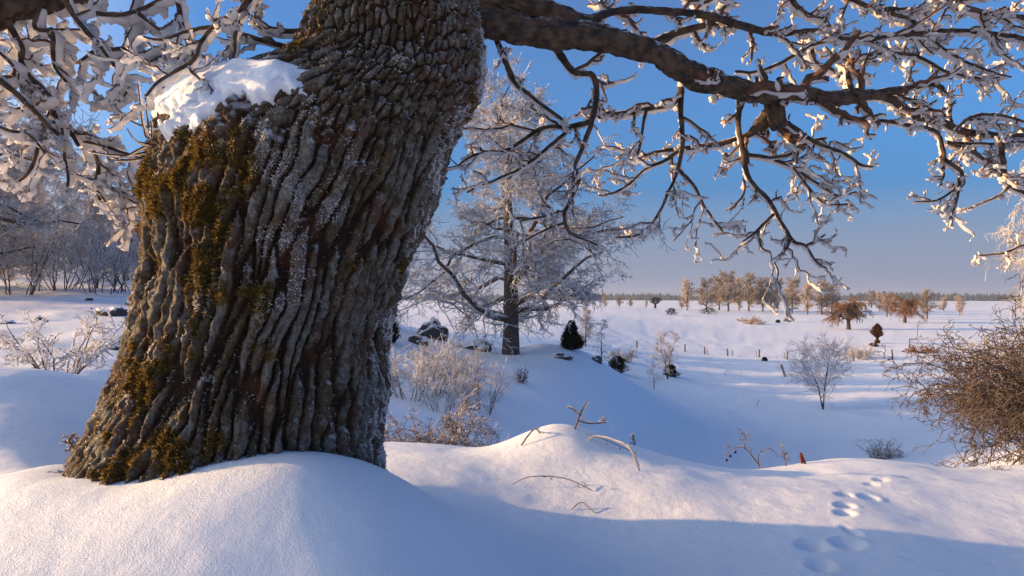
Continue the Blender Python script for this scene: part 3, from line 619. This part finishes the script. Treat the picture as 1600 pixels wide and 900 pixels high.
# wood further up the left hill, it keeps the valley in shade
for k, (x, y, s_) in enumerate([(-31, 31, .65), (-29, 38, .65), (-33, 45, .70), (-30, 53, .65), (-35, 60, .70), (-33, 68, .65), (-38, 76, .70), (-36, 85, .65), (-42, 38, .70), (-44, 52, .70), (-46, 66, .70), (-47, 80, .70)]):
    o = copy_tree(mid if k % 2 else birch)
    put(o, (x, y, float(G(np.array([x]), np.array([y]))[0])), k * 1.3, s_, label='wide frosted oak in the wood covering the left hill' if k % 2 else 'weeping birch white with rime among the trees on the left hill', cat='tree', group='oaks of the left hill wood' if k % 2 else GB)

# far trees
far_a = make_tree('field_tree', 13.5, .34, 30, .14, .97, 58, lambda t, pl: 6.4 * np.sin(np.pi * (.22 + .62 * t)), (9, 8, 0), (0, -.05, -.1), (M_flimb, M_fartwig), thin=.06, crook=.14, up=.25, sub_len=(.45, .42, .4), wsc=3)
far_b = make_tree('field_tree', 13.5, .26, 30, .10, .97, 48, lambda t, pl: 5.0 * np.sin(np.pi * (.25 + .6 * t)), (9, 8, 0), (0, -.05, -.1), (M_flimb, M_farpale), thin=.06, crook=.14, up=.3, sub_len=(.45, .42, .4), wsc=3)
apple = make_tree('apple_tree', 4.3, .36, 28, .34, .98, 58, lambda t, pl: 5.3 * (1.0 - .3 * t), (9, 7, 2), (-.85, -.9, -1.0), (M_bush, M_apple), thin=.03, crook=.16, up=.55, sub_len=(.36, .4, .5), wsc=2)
GC = 'bare trees of the far copse'
cop = [(1074, 300, .90, 1), (1104, 285, .88, 0), (1138, 310, 1.12, 0), (1170, 320, 1.10, 0), (1192, 325, 1.0, 0), (1216, 320, 1.05, 1), (1238, 290, .95, 0), (1262, 275, .86, 1), (1284, 280, .86, 0), (1300, 320, .86, 0), (1124, 330, 1.05, 0), (1155, 335, 1.05, 1), (1205, 335, 1.0, 0)]
used = {0: False, 1: False}
for k, (u, d, s_, ty) in enumerate(cop):
    src = (far_a, far_b)[ty]
    if used[ty]: src = copy_tree(src)
    used[ty] = True
    sx_ = .75 if k == 5 else 1.0
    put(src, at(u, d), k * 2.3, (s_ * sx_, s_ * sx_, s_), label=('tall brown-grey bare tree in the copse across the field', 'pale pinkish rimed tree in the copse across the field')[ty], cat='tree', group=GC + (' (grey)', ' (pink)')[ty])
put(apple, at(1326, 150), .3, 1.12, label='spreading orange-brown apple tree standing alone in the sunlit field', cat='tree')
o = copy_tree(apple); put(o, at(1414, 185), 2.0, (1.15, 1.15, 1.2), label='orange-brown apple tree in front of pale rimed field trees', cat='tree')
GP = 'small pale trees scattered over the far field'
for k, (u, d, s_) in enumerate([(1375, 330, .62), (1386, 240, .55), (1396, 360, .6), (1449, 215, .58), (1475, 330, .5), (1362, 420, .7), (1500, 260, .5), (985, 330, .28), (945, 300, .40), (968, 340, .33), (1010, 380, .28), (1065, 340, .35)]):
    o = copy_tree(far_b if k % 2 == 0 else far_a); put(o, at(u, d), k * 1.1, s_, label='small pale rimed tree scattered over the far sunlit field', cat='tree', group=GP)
# needle plants
def needles(name, H, W, n, mat, shape, tilt=.7, size=.09, stems=1):
    root = empty(name)
    t = rng.uniform(0, 1, n) ** .8; a_ = rng.uniform(0, 2 * np.pi, n); prof_ = shape(t) * (.75 + .25 * np.sin(a_ * 3 + t * 9)) * (.8 + .4 * rng.uniform(size=n))
    rad = np.sqrt(rng.uniform(.15, 1, n)) * prof_ * W * (.95 + .55 * fbm(np.cos(a_) * 1.7, np.sin(a_) * 1.7, t * 5, 400 + int(H * 10), 2))
    p = np.stack([np.cos(a_) * rad, np.sin(a_) * rad, t * H], -1)
    d = norm(np.stack([np.cos(a_), np.sin(a_), np.full(n, tilt)], -1) + rng.normal(size=(n, 3)) * .35); sd = norm(np.cross(d, rng.normal(size=(n, 3))))
    L = size * rng.uniform(.6, 1.5, (n, 1))
    V = np.stack([p - sd * L * .16, p + sd * L * .16, p + d * L], 1).reshape(-1, 3)
    link('foliage', mesh('foliage', V, None, mat, tris=np.arange(3 * n).reshape(n, 3), smooth=False, attrs={'tint': np.repeat(rng.uniform(0, 1, n), 3)}), root)
    m = MB(); m.tubes(*strand([(0, 0, -.15), (.01, 0, H * .4), (0, 0, H * .8)], [.05 * W + .02, .04 * W + .01, .01], 6), 6)
    link('stem', m.mesh('stem', M_limb), root); return root
cone = lambda t: (1.02 - t) ** .7 * (1 - .35 * np.exp(-(t / .08) ** 2))
put(needles('juniper', 1.5, .72, 9000, M_juniper, cone, .9, .13), at(893, 37), 0, 1, label='dark green juniper bush on the knoll right of the frosted oak', cat='bush')
put(needles('juniper', 2.2, .6, 7000, M_juniper, cone, 1.1, .14), at(606, 30), 0, 1, label='dark upright juniper half hidden behind the big trunk', cat='bush')
put(needles('browned_juniper', 4.6, 1.7, 8000, M_brownjun, lambda t: np.where(t > .30, (np.sin(np.clip((t - .30) / .70, 0, 1) ** .85 * np.pi) + .02) ** .9 * .8, .35 * (t < .13)), .5, .32), at(1371, 112), 0, .68, label='browned juniper with a bare stem in the sunlit field', cat='bush')
put(needles('far_pine', 6, 3.2, 3000, M_juniper, lambda t: np.where(t > .4, np.sin(np.clip((t - .4) / .6, 0, 1) * np.pi) ** .5, .06), .4, .5), at(1024, 330), 0, .9, label='small dark pine at the edge of the far field', cat='tree')
dark = lambda t: np.sqrt(np.clip(1 - t * t, 0, 1))
for u, d, w, h, lab in [(1049, 230, 2.4, 2.2, 'round dark bush in the snow left of the copse'), (1107, 250, 4.6, 2.3, 'wide dark thicket under the left end of the copse'), (1232, 190, 1.3, 1.9, 'small dark juniper in front of the copse'),
                        (1216, 180, .7, .8, 'tiny dark bush left of the small dark juniper'), (1048, 60, .75, 1.0, 'low dark juniper at the foot of the frosted birch sapling'), (965, 55, .9, 1.3, 'dark snow-dusted juniper sprigs below the frosted sapling'), (1365, 106, .7, .55, 'low brown bush at the foot of the browned juniper'), (1195, 82, .32, .42, 'dark tuft poking out of the shaded snow by the fence')]:
    put(needles('dark_bush', h, w, 2600, M_brownjun if 'brown bush' in lab else M_juniper, dark, .6, .10 + .05 * h), at(u, d), 0, 1, label=lab, cat='bush')

# ------------------------------------------------------------------ bushes
def make_bush(name, stems, spread, height, sub, mats, base_r=.25, arch=-.5, thin=.004, r=.012, crook=.12, lean=(0, 0), hips=0, tiplen=(.45, .4), K=10):
    root = empty(name)
    n = stems; a_ = rng.uniform(0, 2 * np.pi, n); b0 = np.stack([np.cos(a_), np.sin(a_), np.zeros(n)], -1) * base_r * np.sqrt(rng.uniform(size=(n, 1))); b0[:, 2] = -.08
    out = spread * rng.uniform(.15, 1, n) / height
    d = norm(np.stack([np.cos(a_) * out + lean[0], np.sin(a_) * out + lean[1], np.ones(n)], -1))
    L = np.hypot(height, spread * .6) * rng.uniform(.6, 1.1, n)
    st = rng.normal(size=(n, K - 1, 3)) * crook; st = np.cumsum(st, 1) * .5 + st
    D = norm(d[:, None] + st + np.array([0, 0, arch]) * np.linspace(0, 1, K - 1)[None, :, None] ** 2 * rng.uniform(.3, 1.5, (n, 1, 1)))
    P = np.concatenate([b0[:, None], b0[:, None] + np.cumsum(D * (L / (K - 1))[:, None, None], 1)], 1); R = np.full((n, 1), r) * np.linspace(1, .35, K)[None]
    l1, q1 = grow(P, R, sub[0], .2, 1, 45, lambda t, pl: pl * tiplen[0] * (1.1 - .5 * t), 7, crook * 1.6, arch * .4, .6, .5, 0, thin)
    l2, q2 = grow(l1, q1, sub[1], .15, 1, 48, lambda t, pl: pl * tiplen[1], 5, crook * 2, arch * .3, .75, .6, 0, thin)
    m = MB(); m.tubes(P, R, 5, .1); link('stems', m.mesh('stems', mats[0]), root)
    m = MB(); m.tubes(l1, q1, 4, .1); m.tubes(l2, q2, 3)
    if sub[2]:
        l3, q3 = grow(l2, q2, sub[2], .2, 1, 48, lambda t, pl: pl * .45, 4, crook * 2, 0, .8, .6, 0, thin * .9); m.tubes(l3, q3, 3)
    link('twigs', m.mesh('twigs', mats[1]), root)['kind'] = 'stuff'
    if hips:
        tips = l2[rng.choice(len(l2), hips)][:, -1]; ico = np.array([(1, 0, 0), (-1, 0, 0), (0, 1, 0), (0, -1, 0), (0, 0, 1.3), (0, 0, -1.3)]) * .011
        V = (tips[:, None] + ico[None]).reshape(-1, 3); t8 = np.array([(0, 2, 4), (2, 1, 4), (1, 3, 4), (3, 0, 4), (2, 0, 5), (1, 2, 5), (3, 1, 5), (0, 3, 5)])
        link('hips', mesh('hips', V, None, M_hip, tris=(t8[None] + np.arange(hips)[:, None, None] * 6).reshape(-1, 3), attrs={'tint': np.repeat(rng.uniform(0, 1, hips), 6)}), root)['kind'] = 'stuff'
    return root
put(make_bush('thorn_bush', 48, 2.0, 1.95, (13, 8, 2), (M_bush, M_bush), .45, -1.4, .0046, .016, .17, (-.3, -.05), 120), at(1735, 8.0), 0, 1.0, label='large tangled brown thorn bush on the slope with drooping frosted twigs', cat='bush')
put(make_bush('rose_bush', 28, .8, 1.15, (9, 6, 3), (M_rose, M_rose), .25, -.9, .0046, .008, .14, hips=40), at(668, 9.0), 0, 1.0, label='dense rimed rose bush just behind the snow crest right of the trunk', cat='bush')
put(make_bush('upright_shrub', 26, .42, .62, (3, 0, 0) if False else (4, 2, 0), (M_bush, M_rime), .12, .1, .004, .006, .05), at(757, 8.3), 0, 1, label='small shrub of straight stiff stems beside the rimed rose bush', cat='bush')
put(make_bush('rose_bush', 11, .85, .75, (8, 6, 0), (M_twig, M_frost), .15, -.5, .009, .010, .12, hips=22), at(92, 8.2), 0, 1.05, label='golden-lit frosted rose bush left of the big trunk', cat='bush')
GS = 'frosted thicket below the knoll'
thk = make_bush('frosted_thicket', 14, .8, 1.5, (9, 6, 0), (M_flimb, M_ftwig), .4, -.25, .007, .012, .10)
for k, (u, d, s_) in enumerate([(640, 19, 1.0), (672, 21, 1.05), (706, 22, .95), (752, 19.5, .85), (735, 23, .85), (690, 17.5, .7)]):
    o = thk if k == 0 else copy_tree(thk); put(o, at(u, d), k * 1.9, s_, label='thin frosted shrub in the thicket below the knoll', cat='bush', group=GS)
for k, (u, d, s_) in enumerate([(20, 33, 2.4), (90, 36, 2.6), (160, 34, 2.2), (215, 37, 2.6), (-50, 34, 2.6), (240, 44, 3.0)]):
    o = copy_tree(thk); put(o, at(u, d), k * 1.3, s_, label='tall frosted shrub along the foot of the left hill wood', cat='bush', group='shrubs below the left hill wood')
put(make_bush('dry_bush', 16, .35, .45, (5, 3, 0), (M_bush, M_bush), .1, 0, .006, .008), at(812, 27), 0, 1.2, label='small dry brown bush in the snow below the oak trunk', cat='bush')
def sapling(H, n1, spread, ang=50, grav=-.3, mats=(M_flimb, M_ftwig), stems=1, thin=.009, name='frosted_sapling', sub=(6, 4)):
    root = empty(name); a_ = MB(); c = MB()
    for s_ in range(stems):
        lx, ly = (rng.normal(size=2) * .22 * H if stems > 1 else rng.normal(size=2) * .03 * H); h = H * rng.uniform(.75, 1)
        P, R = strand([(0, 0, -.1), (lx * .3, ly * .3, h * .4), (lx * .8, ly * .8, h * .75), (lx, ly, h)], [.022 * H ** .6, .018 * H ** .6, .010, .006], 12)
        l1, q1 = grow(P, R, n1, .15, 1, ang, lambda t, pl: spread * (1.1 - .7 * t), 7, .13, grav, .5, .5, 0, thin, up=.2)
        l2, q2 = grow(l1, q1, sub[0], .15, 1, 42, lambda t, pl: pl * .42, 5, .16, grav, .7, .6, 0, thin); l3, q3 = grow(l2, q2, sub[1], .2, 1, 42, lambda t, pl: pl * .45, 4, .18, grav, .8, .7, 0, thin * .9)
        a_.tubes(P, R, 6, .06); c.tubes(l1, q1, 4); c.tubes(l2, q2, 3); c.tubes(l3, q3, 3)
    link('trunk', a_.mesh('trunk', mats[0]), root); link('crown', c.mesh('crown', mats[1]), root); return root
put(sapling(4.6, 26, 2.4, 52, .05, (M_flimb, M_sap), thin=.013, stems=3), at(1286, 47), 0, 1.0, label='frosted blue-white sapling with fan of branches before the fence', cat='tree')
put(sapling(4.4, 22, 1.0, 55, -.8, thin=.012), at(940, 50), 0, .95, label='slender frosted birch sapling right of the dark juniper', cat='tree')
put(sapling(4.2, 20, 1.4, 40, -.5, stems=3, thin=.012), at(1043, 58), 1, 1.0, label='several-stemmed frosted birch sapling above a low dark juniper', cat='tree')
put(sapling(2.6, 14, 1.0, 60, -.3, thin=.012), at(1022, 50), 2, .8, label='thin low frosted sapling beside the several-stemmed birch', cat='tree')
put(make_bush('rimed_bush', 30, 1.5, 1.2, (7, 5, 0), (M_flimb, M_birch), .5, -.4, .014, .02), at(975, 66), 0, 1.0, label='rounded rimed bush between the two frosted birch saplings', cat='bush')
put(make_bush('rimed_bush', 40, 2.6, 1.4, (7, 6, 0), (M_flimb, M_birch), 1.0, -.5, .018, .025), at(1345, 88), 0, 1.0, label='low rounded rimed bush by the fence right of the sapling', cat='bush')
for u, d, s_, lab in [(1178, 170, 2.6, 'low line of pale grass bushes in the sunlit field'), (1168, 190, 2.2, 'faint pale bush behind the low line of grass bushes'), (1435, 95, 1.6, 'orange-lit low bush beside the drift at the thorn bush')]:
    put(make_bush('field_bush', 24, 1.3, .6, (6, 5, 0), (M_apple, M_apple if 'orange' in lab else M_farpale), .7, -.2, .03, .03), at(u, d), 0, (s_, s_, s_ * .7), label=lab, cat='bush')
# crest plants
CREST = norm(np.array([.85, .25, .15]))
def stalk(name, pts, rad, label, cat, twigs=0, frost=.012, tl=.1, hips=0, mat=None, grp=None, forks=()):
    pts = np.array([p for p in pts]); root = empty(name, pts[0]); o0 = pts[0]
    def stem(pname, pts, rad, twigs, parent):
        P, R = strand(pts - o0, rad, 24)
        P = P + .004 * np.stack([fbm(P[..., 0] * 12, P[..., 1] * 12, P[..., 2] * 12 + 5 * j, 330, 2) for j in range(3)], -1)
        m = MB(); m.tubes(P, R, 6, .1); f = MB()
        if frost: frost_blades(f, P, R, np.full(1, frost), 40, CREST)
        if twigs:
            l1, q1 = grow(P, R, twigs, .3, 1, 55, lambda t, pl: tl, 7, .25, 0, .7, .6, 0, .0022); m.tubes(l1, q1, 5, .1)
            l2, q2 = grow(l1, q1, 2, .3, 1, 50, lambda t, pl: tl * .35, 5, .2, 0, .8, .7, 0, .002); m.tubes(l2, q2, 4)
            if frost: frost_blades(f, l1, q1, np.full(len(l1), frost * .8), 12, CREST); frost_blades(f, l2, q2, np.full(len(l2), frost * .7), 8, CREST)
        so = link(pname, m.mesh(pname, mat or M_twig), parent)
        if f.n: link('frost', f.mesh('frost', M_frost), so)['kind'] = 'stuff'
        return P
    P = stem('stem', pts, rad, twigs, root)
    for fp, fr, ft in forks: stem('fork', np.array(fp), fr, ft, root)
    for k in range(hips):
        c = P[0, -1 - 3 * k] + np.array([.01, 0, -.035]); t = np.linspace(0, np.pi, 7); ring = np.arange(8) * np.pi / 4
        V = c + np.stack([np.outer(np.sin(t), np.cos(ring)), np.outer(np.sin(t), np.sin(ring)), np.outer(np.cos(t), np.ones(8)) * 1.25], -1).reshape(-1, 3) * .011
        link('rose_hip', mesh('rose_hip', V, tube_quads(1, 7, 8), M_hip, attrs={'tint': np.full(len(V), .3)}), root)
    return tag(root, label, cat, grp)
gp = lambda u, v, d: PX(u, v, d)
def gz(u, d, dz=0.0):
    p = at(u, d); p[2] += dz; return p
stalk('frosted_branch', [gz(886, 5.6, -.03), gp(897, 672, 5.6), gp(906, 648, 5.6), gp(918, 626, 5.62)], [.008, .007, .006, .004], 'upright forked frosted branch stuck in the small snow hump', 'branch', 0, .024, forks=[([gp(903, 658, 5.6), gp(925, 662, 5.6), gp(948, 660, 5.6)], [.005, .004, .003], 2), ([gp(907, 650, 5.6), gp(897, 641, 5.6), gp(887, 636, 5.6)], [.005, .004, .004], 0)])
stalk('frosted_twig', [gz(858, 5.7, -.03), gp(855, 685, 5.7), gp(852, 678, 5.7)], [.006, .005, .003], 'short frosted twig tuft on top of the small snow hump', 'twig', 5, .012, .05)
stalk('frosted_twig', [gz(990, 5.8, -.03), gp(991, 692, 5.8), gp(989, 678, 5.8)], [.005, .004, .003], 'little upright frosted twig near the bent grass stem', 'twig', 5, .009, .04)
stalk('grass_stem', [gz(1000, 5.0, -.02), gp(985, 703, 5.1), gp(955, 686, 5.3), gp(925, 682, 5.4), gp(914, 697, 5.5)], [.004, .004, .003, .003, .002], 'bent frosted grass stem arching down over the crest', 'grass', 0, .014, mat=M_grass)
stalk('grass_stem', [gz(795, 5.7, -.02), gp(820, 699, 5.7), gp(840, 694, 5.7), gp(852, 694, 5.7)], [.003, .003, .003, .002], 'low arched frosted grass blade left of the snow hump', 'grass', 0, .012, mat=M_grass)
stalk('grass_stem', [gz(675, 5.7, -.02), gp(685, 705, 5.7), gp(700, 704, 5.7), gz(722, 5.6, 0)], [.003, .003, .003, .002], 'small arched grass blade on the crest near the trunk', 'grass', 0, .010, mat=M_grass)
stalk('dry_twig', [gz(801, 4.75, .01), gz(830, 4.8, .05), gz(880, 4.8, .05), gz(926, 4.7, .005)], [.002, .003, .003, .003], 'long thin dry twig lying on the snow below the hump', 'twig', 4, 0, .06)
stalk('dry_twig', [gz(893, 4.45, .005), gz(910, 4.5, .025), gz(930, 4.42, .0)], [.0025, .0025, .002], 'short reddish twig lying on the foreground snow', 'twig', 0, 0)
stalk('dry_twig', [gz(814, 5.4, .01), gz(836, 5.5, .06), gp(852, 694, 5.6)], [.004, .004, .003], 'dry twig leaning on the left flank of the snow hump', 'twig', 3, .006, .05)
stalk('dry_twig', [gz(915, 5.5, .02), gz(950, 5.4, .05), gz(990, 5.4, .01)], [.0025, .003, .0025], 'thin dry twig lying under the bent grass stem', 'twig', 3, 0, .05)
stalk('rose_stalk', [gz(1192, 6.3, -.03), gp(1178, 716, 6.3), gp(1163, 700, 6.3), gp(1147, 701, 6.3), gp(1134, 713, 6.3)], [.006, .005, .004, .003, .002], 'bent rose stalk with dark hips leaning over the crest', 'plant', 5, .006, .09, hips=3, forks=[([gp(1163, 700, 6.3), gp(1165, 688, 6.3), gp(1162, 677, 6.3)], [.004, .003, .002], 6)])
stalk('rose_stalk', [gz(1229, 6.3, -.03), gp(1226, 715, 6.3), gp(1221, 697, 6.3)], [.005, .004, .002], 'upright frosted rose stalk beside the red seed head', 'plant', 7, .011, .07)
stalk('rose_stalk', [gz(1188, 6.25, -.03), gp(1186, 712, 6.3), gp(1200, 701, 6.3), gp(1214, 708, 6.3)], [.004, .003, .003, .002], 'thin arched stalk between the two rose stalks', 'plant', 4, .006, .06)
stalk('dry_twig', [gz(1200, 5.2, -.01), gp(1199, 755, 5.2), gp(1195, 752, 5.2)], [.004, .004, .003], 'tiny dark twig end poking out of the lit snow crest', 'twig', 0, 0)
stalk('oak_twig', [gz(142, 3.0, .03), gz(157, 2.98, .035), gz(174, 2.98, .045)], [.005, .005, .006], 'short frosted stick lying on the snow mound at the trunk foot', 'stick', 3, .008, .03)
stalk('frosted_sprig', [gz(120, 3.3, -.05), gp(119, 722, 3.3), gp(115, 700, 3.3), gp(108, 688, 3.3), gp(113, 678, 3.3)], [.009, .009, .008, .006, .003], 'dark knobbly sprig standing in snow left of the trunk foot', 'twig', 9, .010, .05)
stalk('frosted_sprig', [gz(108, 3.25, -.05), gp(104, 738, 3.25), gp(92, 742, 3.25), gp(76, 744, 3.2)], [.006, .005, .004, .003], 'low side sprig beside the dark knobbly sprig', 'twig', 8, .010, .05)
put(make_bush('frosted_tuft', 40, .16, .26, (4, 2, 0), (M_bush, M_rime), .05, -.7, .003, .0035, .15), ground_px(1381, 716, 8), 0, float(ground_px(1381, 716, 8)[1]) * .15, label='shaggy frosted plant tuft on its own snow hump beyond the crest', cat='plant')
put(make_bush('small_tuft', 16, .09, .12, (3, 2, 0), (M_twig, M_twig), .03, 0, .002, .003, .12), at(1565, 6.4), 0, 1, label='small dark plant tuft at the trampled snow', cat='plant')
# red-brown seed head
sh = empty('seed_head', gz(1256, 6.2, -.02)); n = 90; t = rng.uniform(0, 1, n); a_ = rng.uniform(0, 6.28, n)
c = np.stack([np.cos(a_) * .018 * (1.2 - t) - .03 * t, np.sin(a_) * .02, .02 + t * .10], -1); tet = np.array([(1, 0, -.6), (-.6, .8, -.5), (-.5, -.8, -.5), (0, 0, 1)]) * .009
link('seeds', mesh('seeds', (c[:, None] + tet).reshape(-1, 3), None, M_leaf, tris=(np.array([(0, 1, 2), (0, 3, 1), (1, 3, 2), (2, 3, 0)])[None] + np.arange(n)[:, None, None] * 4).reshape(-1, 3), smooth=False, attrs={'tint': np.repeat(rng.uniform(0, 1, n), 4)}), sh)
m = MB(); m.tubes(*strand([(0, 0, -.05), (0, 0, .05), (-.03, 0, .12)], [.004, .003, .002], 6), 5); link('stem', m.mesh('stem', M_twig), sh)
tag(sh, 'red-brown seed head standing on the crest right of the rose stalks', 'plant')
# small stray stems in the valley snow
for k, (u, v) in enumerate([(1357, 613), (1417, 617), (1183, 636), (1240, 583), (1133, 588), (1156, 590)]):
    p = ground_px(u, v, 15); h = p[1] * 10 / F
    stalk('stray_stem', [p + np.array([0, 0, -.05]), p + np.array([.1 * h, 0, .5 * h]), p + np.array([.35 * h, 0, h])], [.012, .01, .006], 'stray dry stem poking out of the shaded valley snow', 'plant', 3, 0, .4 * h, grp='stray stems in the valley snow')

# ------------------------------------------------------------------ rocks, fence, far forest
def rock(u, v, w, h, dmin, label, grp=None):
    p = ground_px(u, v, dmin); s_ = p[1] / F; W, H = w * s_, h * s_
    t = np.linspace(0, np.pi, 20); r_ = np.linspace(0, 2 * np.pi, 30, endpoint=False); T_, R2 = np.meshgrid(t, r_, indexing='ij')
    V = np.stack([np.sin(T_) * np.cos(R2), np.sin(T_) * np.sin(R2), np.cos(T_)], -1)
    V = V * (1 + .75 * fbm(V[..., 0] * 1.9 + u, V[..., 1] * 1.9, V[..., 2] * 1.9 + v, 500, 4))[..., None]
    V = V * np.array([W * .5, W * .35, H * .8])
    o = link('rock', mesh('rock', V.reshape(-1, 3), tube_quads(1, 20, 30)[:, ::-1], M_rock), None, p + np.array([0, W * .2, H * .12])); tag(o, label, 'rock', grp)
for u, v, w, h, dm, lab in [(166, 494, 52, 14, 14, 'large dark rock bared on the left snow slope'), (206, 478, 26, 9, 14, 'small dark rock right of the large bared rock'), (180, 546, 44, 14, 9, 'long dark ledge of rock above the golden rose bush'), (205, 561, 16, 9, 9, 'little rock tip beside the long dark ledge'),
                            (138, 471, 10, 6, 14, 'small rock tip above the large bared rock'), (60, 500, 12, 6, 12, 'tiny rock tip at the left of the large bared rock'), (6, 506, 22, 6, 12, 'low dark rock at the far end of the left slope'), (676, 530, 46, 30, 24, 'snow-capped boulder on the knoll left of the oak trunk'),
                            (652, 538, 30, 16, 24, 'dark rock at the foot of the snow-capped boulder'), (745, 548, 40, 18, 26, 'dark rocks under the low boughs beside the oak trunk'), (612, 597, 18, 8, 12, 'small dark rock showing right beside the big trunk'), (932, 566, 16, 10, 28, 'dark stone under the slender birch sapling'), (875, 560, 34, 8, 26, 'flat stone on the knoll slope below the juniper')]:
    rock(u, v, w, h, dm, lab)
def post(u, v, h, r, tilt, label, grp=None, d=None):
    p = at(u, d) if d else ground_px(u, v, 30); n = 8; z = np.array([-.3, 0, h * .5, h * .97, h, h]); rr_ = np.array([1, 1, .95, .92, .8, .01]) * r
    an = np.arange(n) * 2 * np.pi / n; V = np.stack([np.outer(rr_, np.cos(an)), np.outer(rr_, np.sin(an)), np.outer(z, np.ones(n))], -1) * (1 + .06 * rng.normal(size=(6, n, 1)) * np.array([1, 1, 0]))
    o = link('fence_post', mesh('fence_post', V.reshape(-1, 3), tube_quads(1, 6, n), M_post), None, p); o.rotation_euler = (0, tilt, rng.uniform(0, .3)); tag(o, label, 'fence post', grp)
FP = [(995, 88), (1027, 90), (1070, 90), (1101, 88), (1137, 87), (1186, 86), (1230, 85), (1334, 85), (1395, 86)]
for u, d in FP: post(u, 0, 1.0 if u != 1395 else 1.25, .10, rng.normal() * .04, 'weathered round fence post in the row across the valley snow', 'posts of the valley fence', d)
for u in (1106, 1145, 1182, 1226, 1382): post(u, 0, .75, .04, rng.normal() * .08, 'thin stake between the round posts of the valley fence', 'stakes of the valley fence', 87)
post(1227, 588, 1.25, .12, -.35, 'thick leaning post broken away in front of the fence')
# conifer forest along the horizon
nf = 5500; az = np.radians(rng.uniform(-62, 62, nf)); dd = rng.uniform(1700, 2900, nf); x = np.sin(az) * dd; y = np.cos(az) * dd; z = G(x, y)
hh = rng.uniform(12, 18, nf) * (1 + .35 * noise(az * 14, 0 * az, 0, 601)); k = 5; an = np.arange(k) * 2 * np.pi / k; wd = hh * .26
V = np.zeros((nf, 2 * k + 1, 3)); V[:, :k, 0] = x[:, None] + np.cos(an) * wd[:, None]; V[:, :k, 1] = y[:, None] + np.sin(an) * wd[:, None]; V[:, :k, 2] = (z - 1)[:, None]
V[:, k:2 * k, 0] = x[:, None] + np.cos(an) * wd[:, None] * .75; V[:, k:2 * k, 1] = y[:, None] + np.sin(an) * wd[:, None] * .75; V[:, k:2 * k, 2] = (z + hh * .5)[:, None]
V[:, 2 * k] = np.stack([x, y, z + hh], -1); i = np.arange(k); j = (i + 1) % k; b_ = (np.arange(nf) * (2 * k + 1))[:, None, None]
Q = (np.stack([i, j, j + k, i + k], -1)[None] + b_).reshape(-1, 4); T = (np.stack([i + k, j + k, np.full(k, 2 * k)], -1)[None] + b_).reshape(-1, 3)
tag(link('distant_forest', mesh('distant_forest', V.reshape(-1, 3), Q, M_forest, tris=T, smooth=False, attrs={'tint': np.repeat(rng.uniform(0, 1, nf), 2 * k + 1)})), 'dark conifer forest in a low band along the far horizon', 'forest', kind='stuff')

# winter haze
hx = bpy.data.meshes.new('haze'); b = 3200.0; z0, z1 = CZ - 12, CZ + 40
hx.from_pydata([(x_, y_, z_) for z_ in (z0, z1) for y_ in (-200, b) for x_ in (-b, b)], [], [(0, 2, 3, 1), (4, 5, 7, 6), (0, 1, 5, 4), (2, 6, 7, 3), (0, 4, 6, 2), (1, 3, 7, 5)])
hm, hnt, hout = nodes('haze'); pv = hnt.nodes.new('ShaderNodeVolumePrincipled'); pv.inputs['Color'].default_value = (.66, .80, 1, 1); pv.inputs['Density'].default_value = .0002; pv.inputs['Anisotropy'].default_value = .2
hnt.links.new(pv.outputs[0], hout.inputs['Volume']); hx.materials.append(hm); tag(link('haze', hx), kind='stuff')
